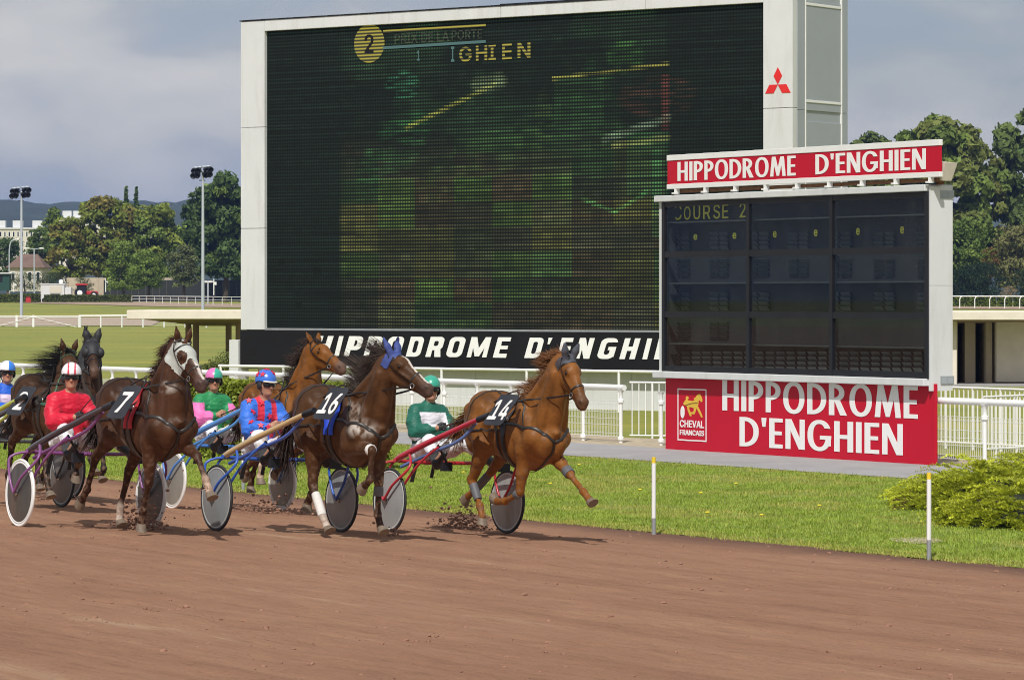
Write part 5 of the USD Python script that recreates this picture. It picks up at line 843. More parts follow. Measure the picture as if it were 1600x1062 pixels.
def make_horse(rig, name, label, coat, points, poll, muz, legs, tail, seed, mane=None, mane_flow=(-.25, .1, .05), ears='pricked', face=None, hood=None, earhood=None, socks=None, blaze=None, lather=(), boots=(), rein_y=.2, number=None, pad=None, strap='leather', halter='leather', ncloth=(786, 640), mouth=False, hlen=.60, tint=None):
    t = thing(name, label, 'horse', rig.M, 'trotting horses in the race'); F = Field(); coat = np.asarray(coat, float); X = lambda x, y, z: np.array([HX + x, y, z]); r = np.random.default_rng(seed)
    F.fun(trunk, X(-.86, -.33, .7), X(.80, .33, 1.65), .05)
    # quarters, shoulders, breast
    for q in (-1, 1):
        F.cap(X(-.50, .10 * q, 1.40), X(-.36, .17 * q, 1.06), .19, .125, .08); F.cap(X(-.70, .095 * q, 1.28), X(-.60, .13 * q, 1.02), .13, .12, .08); F.ell(X(-.40, .235 * q, 1.40), (.09, .045, .07), .08)
        F.cap(X(.34, .115 * q, 1.42), X(.60, .155 * q, 1.12), .10, .115, .07); F.cap(X(.60, .15 * q, 1.10), X(.44, .165 * q, .98), .11, .10, .06); F.ell(X(.66, .085 * q, 1.03), (.10, .09, .13), .06)
    for q in (-1, 1):
        F.cap(X(.40, .185 * q, 1.40), X(.59, .205 * q, 1.16), .050, .058, .022); F.ell(X(.40, .215 * q, 1.09), (.15, .048, .085), .022, trimesh.transformations.rotation_matrix(.5, [0, 1, 0])[:3, :3]); F.ell(X(.715, .085 * q, 1.07), (.07, .075, .10), .018)
        F.cap(X(-.38, .215 * q, 1.36), X(-.31, .205 * q, 1.06), .060, .062, .025); F.cap(X(-.68, .165 * q, 1.38), X(-.55, .185 * q, 1.02), .085, .070, .020); F.cap(X(-.58, .20 * q, 1.40), X(-.45, .225 * q, 1.06), .060, .055, .020)
        F.ell(X(-.20, .27 * q, 1.10), (.10, .05, .13), .06, cut=True); F.cap(X(.06, .255 * q, 1.28), X(-.12, .255 * q, 1.10), .05, .04, .05)
    F.cap(X(-.25, .055, 1.50), X(-.05, .055, 1.475), .035, .035, .03); F.cap(X(-.25, -.055, 1.50), X(-.05, -.055, 1.475), .035, .035, .03)
    # neck
    d, s_, u_ = head_frame(poll, muz); poll = np.asarray(poll, float); b0 = X(.46, 0, 1.25); b1 = poll - d * .015 - u_ * .10; mid = lerp(b0, b1, .5) + np.array([.02, 0, -.03]); side = np.array([0, 1, 0])
    cur = smooth_path([b0, lerp(b0, b1, .26) + [.015, 0, -.01], mid, lerp(b0, b1, .77) + [0, 0, .005], b1], 9)
    F.chain(cur, np.interp(np.linspace(0, 1, 9), [0, .25, .5, .75, 1], [.30, .245, .195, .160, .140]), .05, .56, side)
    for q in (-1, 1): F.cap(lerp(cur[7], cur[8], .5) + [.02, .065 * q, -.05], X(.63, .135 * q, 1.20), .060, .085, .022); F.cap(cur[6] + [-.05, .06 * q, .04], X(.36, .13 * q, 1.42), .05, .07, .025); F.cap(cur[7] + [.05, .03 * q, -.07], cur[2] + [.12, .05 * q, -.06], .045, .05, .02)
    F.cap(X(.30, 0, 1.50), lerp(cur[4], cur[5], .5) + np.array([-.10, 0, .10]), .07, .06, .09); 
    # head
    k = hlen / .60; H = lambda a, b, c: poll + d * a * k + s_ * b * k + u_ * c * k
    F.cap(H(.0, 0, -.01), H(.16, 0, .005), .085, .098, .03, .95, s_); F.cap(H(.16, 0, .0), H(.38, 0, -.012), .095, .066, .03, .80, s_); F.cap(H(.38, 0, -.016), H(.535, 0, -.02), .066, .058, .03, .88, s_); F.cap(H(.53, 0, -.018), H(.575, 0, -.045), .056, .044, .025, 1.05, s_)
    F.cap(H(.13, 0, -.105), H(.24, 0, -.10), .098, .078, .016, .66, s_); F.cap(H(.24, .0, -.105), H(.50, 0, -.075), .058, .034, .03, .8, s_); F.cap(H(.50, 0, -.078), H(.555, 0, -.082), .034, .030, .02, 1.05, s_)
    for q in (-1, 1):
        F.ell(H(.175, .072 * q, .035), (.045, .028, .028), .025, np.stack([d, s_, u_], 1)); F.cap(H(.22, .074 * q, -.035), H(.38, .05 * q, -.035), .014, .010, .03); F.ell(H(.545, .043 * q, .0), (.028, .018, .024), .02, np.stack([d, s_, u_], 1))
        F.ell(H(.553, .062 * q, -.002), (.017, .014, .022), .008, np.stack([d, s_, u_], 1), cut=True); F.ell(H(.185, .100 * q, .022), (.024, .016, .017), .008, np.stack([d, s_, u_], 1), cut=True)
    if mouth: F.ell(H(.575, 0, -.064), (.035, .05, .004), .006, np.stack([d, s_, u_], 1), cut=True)
    ear_tips = []
    for q in (-1, 1):
        eb = H(.005, .055 * q, .065); ax = {'pricked': unit(u_ * .75 - d * .55 + s_ * .22 * q), 'back': unit(-d * .9 + u_ * .25 + s_ * .35 * q), 'half': unit(-d * .75 + u_ * .6 + s_ * .30 * q)}[ears]; fs = unit(np.cross(ax, s_)); et = eb + ax * .17; ear_tips.append((eb, ax, fs, q))
        F.cap(eb - ax * .02, eb + ax * .07, .032, .036, .02, .75, fs); F.cap(eb + ax * .07, et, .036, .007, .012, .62, fs); F.ell(eb + ax * .085 + fs * (.026 if fs @ u_ > 0 or True else -.026) , (.012, .020, .06), .01, np.stack([fs, unit(np.cross(ax, fs)), ax], 1), cut=True)
    # legs
    hooves = []; P_ = np.asarray(points, float)
    for nm, (y, spec) in legs.items():
        q = 1 if nm[0] == 'l' else -1
        if nm[1] == 'f':
            el = X(.43, .16 * q, .97); kn = leg_fit(rig, el, spec, (.42, .285, .135, .07), y); pts = [el] + kn; pts[0] = el + unit(pts[1] - el) * .02
            F.cap(pts[0], lerp(pts[0], pts[1], .5), .095, .066, .05); F.cap(lerp(pts[0], pts[1], .5), pts[1], .066, .044, .03, col=lerp(coat, P_, .3)); F.cap(pts[1] + unit(pts[0] - pts[1]) * .02, pts[1] + unit(pts[2] - pts[1]) * .03, .045, .040, .02, col=lerp(coat, P_, .7)); rc = (.031, .029)
        else:
            st = X(-.37, .165 * q, 1.03); pts = [st] + leg_fit(rig, st, spec, (.45, .36, .135, .07), y)
            F.cap(X(-.48, .15 * q, 1.22), st, .17, .125, .06); F.cap(pts[0], lerp(pts[0], pts[1], .45), .125, .078, .05); F.cap(lerp(pts[0], pts[1], .45), pts[1], .078, .046, .03, col=lerp(coat, P_, .4)); sh = unit(pts[2] - pts[1]); fw = unit(np.cross([0, 1, 0], sh)); pt_h = pts[1] - sh * .055 + (fw if fw[0] < 0 else -fw) * .045
            F.cap(pt_h, pts[1] + sh * .10, .026, .032, .02, col=P_); F.cap(pts[1] - sh * .03, pts[1] + sh * .04, .048, .044, .02, col=P_); rc = (.034, .031)
        sk = (socks or {}).get(nm); cc = P_ if sk is None or sk[1] < 1 else np.asarray(sk[0]); pc = P_ if sk is None else np.asarray(sk[0]); 
        F.cap(pts[1], pts[2], rc[0], rc[1], .02, col=cc); F.ell(pts[2], (.043, .040, .043), .02, col=pc); F.cap(pts[2], pts[3], .036, .038, .02, col=pc); F.cap(pts[3], lerp(pts[3], pts[4], .25), .038, .042, .015, col=pc)
        # fetlock tuft
        pd = unit(pts[3] - pts[2]); hd_ = unit(pts[4] - pts[3]); fwd = np.array([1.0, 0, 0]); fwd = unit(fwd - hd_ * (fwd @ hd_)); hooves.append((nm, pts, hd_, fwd))
    m = F.surface(.0145, lambda q: .011 * (meshkit.fbm(q * [7, 9, 6], 3, seed) - .5)); v = np.asarray(m.vertices); cd = F.colours(v, coat)
    # colour: darker legs and muzzle, markings of the coat and lather
    fbv = meshkit.fbm(v * 5, 3, seed); a_ = (v - poll) @ d / k; h_ = (v - poll) @ u_ / k; w_ = (v - poll) @ s_ / k; near_head = (np.linalg.norm(v - H(.3, 0, 0), axis=1) < .42)
    mz = np.clip((a_ - .42) / .10, 0, 1) * near_head; cd = cd * (1 - .72 * mz[:, None]) + np.array(face if face is not None else [.05, .035, .03]) * (.72 * mz[:, None])
    # dried mud flecks on belly and legs, darker sweat on the neck and flank
    mud = np.clip((meshkit.fbm(v * [34, 34, 22], 3, seed + 2) - .52) * 7, 0, 1) * np.clip((1.05 - v[:, 2]) / .5, 0, 1) * .65; cd = cd * (1 - mud[:, None]) + np.array([.20, .12, .08]) * mud[:, None]
    swt = np.clip((meshkit.fbm(v * [7, 7, 3.2], 3, seed + 5) - .48) * 5, 0, 1) * np.clip((v[:, 2] - .9) / .2, 0, 1); cd = cd * (1 - .38 * swt[:, None])
    if tint is not None: cd = cd * (1 + (fbv[:, None] - .5) * .5)
    top = np.clip((v[:, 2] - 1.38) / .12, 0, 1) * (np.abs(v[:, 0] - HX + .2) < .55); cd *= (1 - .25 * top[:, None])
    if blaze is not None: b_ = np.clip((.022 * blaze - np.abs(w_ - .004)) / .006, 0, 1) * (h_ > .0) * (a_ > .10) * (a_ < .53) * near_head; cd = cd * (1 - b_[:, None]) + np.array([.62, .56, .5]) * b_[:, None]
    nos = np.exp(-np.minimum(np.linalg.norm(v - H(.558, .06, 0), axis=1), np.linalg.norm(v - H(.558, -.06, 0), axis=1)) ** 2 / .018 ** 2); cd = cd * (1 - .9 * nos[:, None]) + np.array([.012, .008, .008]) * (.9 * nos[:, None])
    for c, rad, am in lather:
        g = np.clip(1.25 - np.linalg.norm((v - rig.ray(c[0], c[1], c[2])) / np.asarray(rad), axis=1), 0, 1) * np.clip((meshkit.fbm(v * [26, 26, 14], 4, 3) - .36) * 4.5, 0, 1) * am; cd = cd * (1 - g[:, None]) + np.array([.50, .45, .40]) * g[:, None]
    body = obj(t, 'body', m, 'coat', True, cd=np.clip(cd, 0, 1))
    for q in (-1, 1): obj(t, 'eye', MB().ball(H(.185, .089 * q, .022), (.020, .016, .018), 2), 'eye', True)
    for nm, pts, hd_, fwd in hooves:
        sidev = np.cross(hd_, fwd); bot = pts[4] + hd_ * .012; ring0, ring1 = lerp(pts[3], pts[4], .12), bot; a = np.arange(16) * 2 * np.pi / 16
        v0 = [ring0 + fwd * .045 * math.cos(x) + sidev * .043 * math.sin(x) for x in a]; v1 = [ring1 + fwd * (.030 + .064 * math.cos(x)) + sidev * .058 * math.sin(x) for x in a]; ch = [ring1 - hd_ * .004 + fwd * (.030 + .066 * math.cos(x)) + sidev * .060 * math.sin(x) for x in a]
        vv = np.array(v0 + ch + v1 + [ring1 + fwd * .03, ring0]); ff = []
        for x in range(16): y_ = (x + 1) % 16; ff += [[x, y_, 16 + y_], [x, 16 + y_, 16 + x], [16 + x, 16 + y_, 32 + y_], [16 + x, 32 + y_, 32 + x], [32 + x, 32 + y_, 48], [y_, x, 49]]
        obj(t, 'hoof', (vv, np.array(ff)), 'hoof', 40)
    # mane, forelock and tail
    pth = cur.copy(); nrm = []
    for i in range(len(pth)): tg = unit(pth[min(i + 1, 8)] - pth[max(i - 1, 0)]); nrm.append(np.cross(tg, [0, 1, 0]))
    nrm = np.array(nrm); nrm = np.where((nrm[:, 2:] < 0), -nrm, nrm); rad = np.interp(np.linspace(0, 1, 9), [0, .25, .5, .75, 1], [.30, .245, .195, .160, .140]); crest = F.snap((pth + nrm * rad[:, None])[1:], .0, 5)
    cs = smooth_path(np.vstack([crest, H(-.02, 0, .075)[None]]), 60); n = 1500; i0 = r.integers(0, 59, n); root = cs[i0] + (cs[i0 + 1] - cs[i0]) * r.random((n, 1)) + r.normal(0, .012, (n, 3)) * [1, .8, 1] - np.array([0, 0, .012]); fl = np.asarray(mane_flow, float); ml = r.uniform(.5, 1.15, (n, 1)) * (.55 + .45 * np.sin(np.pi * i0 / 59.0))[:, None]; lock = meshkit.noise(np.stack([i0 * .35, 0 * i0, 0 * i0], -1).astype(float), seed)[:, None]
    tips = root + fl * ml * (.35 + 1.3 * lock) + r.normal(0, .020, (n, 3)) + (.06 * (meshkit.noise(np.stack([i0 * .6, 0 * i0, 0 * i0 + 3], -1).astype(float), seed + 1) - .5))[:, None] * np.array([.5, 1, 1.6]) + (lock < .42) * np.array([.03, -.06, -.09]); mane = P_ * .7 if mane is None else np.asarray(mane)
    v_, f_ = hair(root, tips, .0036, r, .03, 5, .022); obj(t, 'mane', (v_, f_), 'hair', True, cd=np.repeat(mane * r.uniform(.7, 1.4, (n, 1)), 18, 0))
    n = 70; root = H(-.005, 0, .08) + r.normal(0, .014, (n, 3)); tips = root + d * r.uniform(.06, .14, (n, 1)) + u_ * r.uniform(.0, .03, (n, 1)) + s_ * r.normal(0, .035, (n, 1)); v_, f_ = hair(root, tips, .005, r, .01, 4, .01); fo = obj(t, 'forelock', (v_, f_), 'hair', True, cd=np.repeat(mane * r.uniform(.7, 1.3, (n, 1)), 15, 0)) if not (hood or earhood) else None
    tb = X(-.80, 0, 1.40); tpath = smooth_path([tb, *[np.asarray(p, float) for p in tail]], 14); n = 420; k0 = r.integers(0, 9, n); root = tpath[k0] + r.normal(0, .016, (n, 3)); k1 = np.minimum(k0 + r.integers(3, 8, n), 13); sp = .03 + .06 * (k1 / 13.0); tips = tpath[k1] + r.normal(0, 1, (n, 3)) * sp[:, None]
    v_, f_ = hair(root, tips, .009, r, .0, 5, .02); mb = MB().add(v_, f_); v2, f2 = tube(tpath[:9], np.linspace(.035, .015, 9), 8); mb.add(v2, f2); obj(t, 'tail', mb, 'hair', True, cd=np.vstack([np.repeat(P_ * .6 * r.uniform(.6, 1.5, (n, 1)), 18, 0), np.repeat((P_ * .6)[None], len(v2), 0)]))
    # hood pieces: a thickness of cloth taken off the head's own shape
    def shell(parent, nm, pick, off, mat, label=None, cdv=None):
        vm = pick(a_, w_, h_) & near_head2; fm = vm[m.faces].all(1); s2 = trimesh.Trimesh(v, m.faces[fm], process=False); s2.remove_unreferenced_vertices()
        if len(s2.faces) == 0: return
        nn_ = trimesh.Trimesh(v, m.faces, process=False).vertex_normals; used = np.unique(m.faces[fm]); vo = v[used] + nn_[used] * off; mp = -np.ones(len(v), int); mp[used] = np.arange(len(used)); ff = mp[m.faces[fm]]
        ed = trimesh.Trimesh(vo, ff, process=False); e = ed.edges; es = np.sort(e, 1); _, inv, ct = np.unique(es, axis=0, return_inverse=True, return_counts=True); be = e[ct[inv.ravel()] == 1]; nv = len(vo); vi = v[used] - nn_[used] * .002
        obj(parent, nm, (np.vstack([vo, vi]), np.vstack([ff, np.stack([be[:, 1], be[:, 0], be[:, 0] + nv], 1), np.stack([be[:, 1], be[:, 0] + nv, be[:, 1] + nv], 1)])), mat, 30, label)
    near_head2 = np.linalg.norm(v - H(.14, 0, 0), axis=1) < .46
    eyed = lambda rad: np.minimum(np.linalg.norm(v - H(.19, .09, .015), axis=1), np.linalg.norm(v - H(.19, -.09, .015), axis=1)) > rad
    if hood == 'mask': shell(t, 'white_mask', lambda a, w, h: (a > -.03) & (a < .315 + .05 * np.sin(w * 40)) & eyed(.066) & ~((h > .075) & (a < .06)) & (h > -.155 - .1 * np.clip(a, 0, .2)), .007, 'mask_white', 'white cloth face mask with eye holes')
    if hood == 'full': shell(t, 'black_hood', lambda a, w, h: (a > -.13) & (a < .30) & (h > -.25), .012, 'cloth_black', 'black mesh hood over ears and eyes'); [obj(t, 'eye_cup', MB().ball(H(.20, .085 * q, .02), (.075, .055, .07), 2), 'cloth_black', True) for q in (-1, 1)]
    if earhood: shell(t, 'ear_hood', lambda a, w, h: ((h > .045) & (a < .10) & (a > -.2)) | ((a > -.03) & (a < .075) & (np.abs(w) < .2) & (h > -.09)), .008, earhood, 'cloth ear hood')
    # bridle: straps laid on the head
    def band(parent, nm, pts, wd, mat, off=.005, n=22, snap=True, th=.28):
        p = smooth_path(pts, n); 
        if snap: p = F.snap(p, off, 4)
        g = F.grad(p); return obj(parent, nm, MB().add(*tube(p, wd, 6, True, (g, th))), mat, 40)
    br = thing_sub(t, 'bridle'); o = .014 if hood else .006
    for q in (-1, 1):
        band(br, 'cheek_strap', [H(.0, .05 * q, .09), H(.04, .10 * q, .0), H(.22, .09 * q, -.05), H(.40, .066 * q, -.055)], .0095, halter, o); band(br, 'rein', [H(.41, .066 * q, -.06), lerp(H(.41, .06 * q, -.06), X(.30, rein_y * q, 1.50), .33) + [0, .03 * q, -.01], lerp(H(.41, .06 * q, -.06), X(.30, rein_y * q, 1.50), .7) + [0, .05 * q, -.01], X(.30, rein_y * q, 1.50)], .0105, 'leather', snap=False, n=18)
        obj(br, 'bit_ring', MB().tube([H(.41 + .024 * math.cos(x), .071 * q, -.062 + .024 * math.sin(x)) for x in np.linspace(0, 6.28, 14)], .005, 6), 'steel', 40)
    band(br, 'noseband', [H(.37, 0.02 * math.cos(0), .08)] + [H(.37, .085 * math.sin(x), .085 * math.cos(x) - .03) for x in np.linspace(.3, 6.0, 12)] + [H(.37, .0, .08)], .0095, halter, .006); band(br, 'browband', [H(.065, -.10, -.02), H(.085, -.07, .06), H(.09, 0, .10), H(.085, .07, .06), H(.065, .10, -.02)], .009, halter, o)
    # harness
    hs = thing_sub(t, 'harness'); gx = .17
    ring = lambda x, off, z0=None: [X(x, .36 * math.sin(a), 1.17 + .48 * math.cos(a)) for a in np.linspace(-3.1, 3.1, 40)]
    band(hs, 'girth', ring(gx, 0), .042, 'leather', .008, 48, th=.16); band(hs, 'girth', ring(gx - .11, 0), .020, 'leather', .010, 48, th=.3)
    if pad is not None: 
        for xo, c in ((.06, pad), (-.045, pad)): band(hs, 'saddle_pad', [X(gx + xo, .30 * math.sin(a), 1.22 + .42 * math.cos(a)) for a in np.linspace(-1.9, 1.9, 28)], .036, c, .016, 30, th=.4)
    band(hs, 'saddle', [X(gx, .27 * math.sin(a), 1.22 + .42 * math.cos(a)) for a in np.linspace(-.9, .9, 20)], .055, 'leather', .022, 24, th=.3)
    for q in (-1, 1): band(hs, 'breast_strap', [X(gx, .27 * q, 1.26), X(.38, .25 * q, 1.24), X(.56, .22 * q, 1.20), X(.68, .12 * q, 1.14), X(.72, 0, 1.10)], .017, strap, .008, 26, th=.3); band(hs, 'neck_strap', [X(.55, .21 * q, 1.21), X(.45, .20 * q, 1.36), X(.38, .12 * q, 1.50), X(.36, .02 * q, 1.58)], .010, strap, .007, 18)
    band(hs, 'martingale', [X(.72, 0, 1.08), X(.66, .01, .96), X(.50, .0, .84), X(.28, 0, .78)], .014, strap, .008, 18, th=.3); band(hs, 'crupper', [X(gx - .06, 0, 1.56), X(-.3, 0, 1.58), X(-.66, 0, 1.55), X(-.82, 0, 1.42)], .012, 'leather', .006, 24, th=.3)
    band(hs, 'check_rein', [H(-.02, .03, .10), lerp(H(-.02, 0, .10), X(.22, 0, 1.62), .5) + [-.03, -.03, .02], X(.22, 0, 1.61)], .009, 'leather', snap=False)
    for q in (-1, 1): band(hs, 'hip_strap', [X(-.42, .02 * q, 1.59), X(-.46, .20 * q, 1.47), X(-.50, .27 * q, 1.30), X(-.52, .29 * q, 1.16)], .009, 'leather', .006, 20); band(hs, 'trace', [X(gx - .02, .29 * q, 1.18), X(-.2, .30 * q, 1.17), X(-.52, .29 * q, 1.15), X(-.74, .20 * q, 1.17)], .011, 'leather', .008, 22, th=.3)
    for q in (-1, 1): obj(hs, 'terret', MB().tube([X(gx + .02 * math.cos(x), .11 * q, 1.60 + .028 * math.sin(x)) for x in np.linspace(0, 6.28, 12)], .005, 6), 'steel', 40)
    obj(hs, 'check_hook', MB().ball(X(gx + .05, 0, 1.60), (.02, .02, .03), 1), 'steel', True); 
    for q in (-1, 1): p = F.snap(np.array([X(gx + .02, .25 * q, 1.30)]), .02)[0]; obj(hs, 'buckle', MB().ball(p, (.022, .012, .026), 1), 'steel', True)
    # numbered saddle cloth on the near side, the far one hangs the same
    if number is not None:
        nc0 = rig.ray(*ncloth, -.40); wv, hv, lean = .125, .175, .40
        for q in (-1,):
            g = sbox(-wv, -hv, wv, hv).buffer(-.05).buffer(.05); gm = trimesh.creation.extrude_polygon(g, .005, engine='earcut').subdivide().subdivide().subdivide(); vv = np.array(gm.vertices)
            def hang(p2, lift): return np.stack([nc0[0] + p2[:, 0] + lean * p2[:, 1], q * (.420 - .38 * p2[:, 0] - .36 * p2[:, 1] + lift + .012 * np.sin(p2[:, 0] * 17 + p2[:, 1] * 9)), nc0[2] + p2[:, 1] * .95], 1)
            nc = obj(t, 'number_cloth', (hang(vv[:, :2], vv[:, 2]), gm.faces), 'number_cloth', 30)
            tm = meshkit.text_mesh(str(number), .20, .003, True); tm = tm.subdivide_to_size(.03); tv = np.array(tm.vertices); tv[:, 0] -= (tv[:, 0].max() + tv[:, 0].min()) / 2; tv[:, 1] -= .10; sc = min(1.0, .215 / np.ptp(tv[:, 0])); tv[:, 0] *= sc; tv[:, :2] *= 1.05
            to = tv[:, :2] * [-q if q > 0 else 1, 1]; obj(nc, 'numeral', (hang(to, .0055 + tv[:, 2]), tm.faces), 'white_letter')
    # boots and bandages
    for nm, part_, f0, f1, rad_, mat_, lb in boots:
        pts = dict((h[0], h[1]) for h in hooves)[nm]; i = {'cannon': 1, 'knee': 0, 'pastern': 2, 'fetlock': 1}[part_]; a, b = lerp(pts[i], pts[i + 1], f0), lerp(pts[i], pts[i + 1], f1); obj(t, 'leg_boot', MB().tube([lerp(a, b, x) for x in (0, .12, .5, .88, 1)], np.array([.92, 1, 1.03, 1, .92]) * rad_, 12, True), mat_, 40, label=lb)
    return dict(path=t, F=F, H=H, X=X, mouth=H(.41, -.06, -.06), hooves=hooves)
def thing_sub(parent, nm):
    x = UsdGeom.Xform.Define(stage, numbered(parent, nm)); return str(x.GetPath())
look('mask_white', (0.40, 0.42, 0.385), 0.7, 0.08, 12.0); look('ear_blue', (0.035, 0.06, 0.22), 0.7, 0.2, 20.0); look('ear_grey', (0.055, 0.06, 0.075), 0.7, 0.2, 20.0); look('pad_red', (0.42, 0.012, 0.02), 0.6, 0.15, 14.0); look('pad_blue', (0.015, 0.06, 0.50), 0.6, 0.15, 14.0); look('strap_green', (0.04, 0.10, 0.06), 0.6, 0.2, 14.0); look('bandage', (0.62, 0.60, 0.57), 0.8, 0.1, 20.0); look('boot_grey', (0.10, 0.10, 0.11), 0.6, 0.2, 14.0)

# ------------------------------------------------------------------ sulky
def sulky(rig, name, label, shaft, stay, disc, rim, tyre, frame, half=.76, fwd=1.40):
    t = thing(name, label, 'sulky', rig.M, 'two-wheeled racing sulkies'); name = t.rsplit('/', 1)[1]; look(name + '_a', shaft, .32, .06, 4.0, coat=.6); look(name + '_b', stay, .35, .06, 4.0, coat=.4); look(name + '_c', disc, .36, .14, 4.0, dirt=(.15, .10, .075)); look(name + '_d', rim, .35, .06); look(name + '_e', frame, .35, .06, coat=.4); R = .355
    for q in (-1, 1):
        S = smooth_path([[-.12, .62 * q, .80], [.35, .585 * q, .965], [.85, .50 * q, 1.14], [1.12, .455 * q, 1.235], [fwd, .435 * q, 1.31]], 26); sh = obj(t, 'shaft', MB().tube(S, np.interp(np.linspace(0, 1, 26), [0, .06, .5, 1], [.030, .036, .032, .026]), 12), name + '_a', 50)
        obj(sh, 'end_clip', MB().tube([S[-3], S[-1] + (S[-1] - S[-3]) * .6], .034, 10), 'dark_metal', 40)
        S2 = smooth_path([[-.05, .60 * q, .72], [.40, .52 * q, .88], [.95, .45 * q, 1.06], [fwd - .25, .395 * q, 1.24]], 18); obj(t, 'under_shaft', MB().tube(S2, .019, 10), name + '_b', 50)
        w = half * q
        for y_ in (w - .075, w + .075):   # fork legs either side of the wheel
            obj(t, 'fork_leg', MB().tube(smooth_path([[.62, .535 * q, .96] if abs(y_) < half else [.22, .66 * q, .86], [.35, lerp([0, .56 * q, 0], [0, y_, 0], .6)[1], .74], [.12, y_, .48], [0, y_, R]], 14), .015, 8), name + '_e', 50); obj(t, 'fork_stay', MB().tube(smooth_path([[-.12, .64 * q, .78], [-.17, y_ * .99, .70], [-.12, y_, .52], [0, y_, R]], 12), .014, 8), name + '_e', 50)
        wh = thing_sub(t, 'wheel'); a = np.linspace(0, 2 * np.pi, 49)
        turn = lambda v: np.stack([v[:, 0], v[:, 2] + w, v[:, 1] + R], -1)
        v, f = lathe([(R - .030, .010), (R - .012, .016), (R - .003, .011), (R, 0), (R - .003, -.011), (R - .012, -.016), (R - .030, -.010), (R - .030, .010)], 48); obj(wh, 'tyre', (turn(v), f), tyre, True)
        v, f = lathe([(R - .050, .0), (R - .048, .012), (R - .031, .014), (R - .029, 0), (R - .031, -.014), (R - .048, -.012), (R - .05, 0)], 48); obj(wh, 'rim', (turn(v), f), name + '_d', True)
        for sgn in (-1, 1): v, f = lathe([(R - .044, .010 * sgn), (R * .6, .020 * sgn), (.05, .034 * sgn), (.0, .036 * sgn)], 48); obj(wh, 'disc_cover', (turn(v), f if sgn > 0 else f[:, ::-1]), name + '_c', True)
        v, f = lathe([(0, -.085), (.012, -.085), (.014, -.06), (.03, -.05), (.03, .05), (.014, .06), (.012, .085), (0, .085)], 16); obj(wh, 'hub', (turn(v), f), 'steel', 40); obj(wh, 'valve', MB().ball([.16, w - .03 * q, R + .2], (.012, .01, .012), 1), 'steel')
        obj(t, 'footrest', MB().box(.50, .56, .37 * q - .06, .37 * q + .06, .70, .80).tube([[.53, .37 * q, .8], [.55, .50 * q, .98]], .014, 6), 'dark_metal')
    obj(t, 'arch_bar', MB().tube(smooth_path([[-.10, -.66, .79], [-.16, -.4, .775], [-.17, 0, .77], [-.16, .4, .775], [-.10, .66, .79]], 18), .022, 10), name + '_e', 50)
    obj(t, 'seat_stay', MB().tube([[-.16, -.14, .775], [-.52, -.12, .76]], .016, 8).tube([[-.16, .14, .775], [-.52, .12, .76]], .016, 8), name + '_e', 50); obj(t, 'seat', MB().box(-.68, -.38, -.19, .19, .755, .80, .02), 'leather'); obj(t, 'mud_strap', MB().bar([-.15, -.35, .77], [-.22, -.36, .55], .05, .01), 'rubber'); obj(t, 'mud_strap', MB().bar([-.15, -.12, .77], [-.20, -.12, .60], .04, .01), 'rubber'); return t

# ------------------------------------------------------------------ drivers
def fist(side):
    """a hand closed on the reins: palm, four unequal bent fingers and a thumb laid over them; wrist at the origin, knuckles along +x, thumb side up"""
    F = Field(); F.cap((-.02, 0, 0), (.03, 0, 0), .026, .030, .012, .8, (0, 1, 0)); F.cap((.03, 0, .022), (.075, 0, .026), .017, .016, .012); F.cap((.03, 0, -.02), (.070, 0, -.026), .017, .015, .012); F.cap((.035, 0, 0), (.075, 0, 0), .018, .017, .012)
    for i, (z, L) in enumerate(((.031, .036), (.010, .040), (-.011, .037), (-.031, .030))):
        k = np.array([.082, .006 * side, z]); p1 = k + np.array([L * .35, -.032 * side, -.002]); p2 = p1 + np.array([-L * .75, -.020 * side, 0]); p3 = p2 + np.array([-.016, .014 * side, 0]); F.chain([k, p1, p2, p3], [.0105, .0098, .0092, .0085], .004)
    F.chain([(.012, -.014 * side, .028), (.045, -.034 * side, .045), (.075, -.042 * side, .030), (.083, -.040 * side, .010)], [.014, .0115, .0105, .009], .006); return F.surface(.0036, smooth=2)
FIST = {-1: fist(-1), 1: fist(1)}
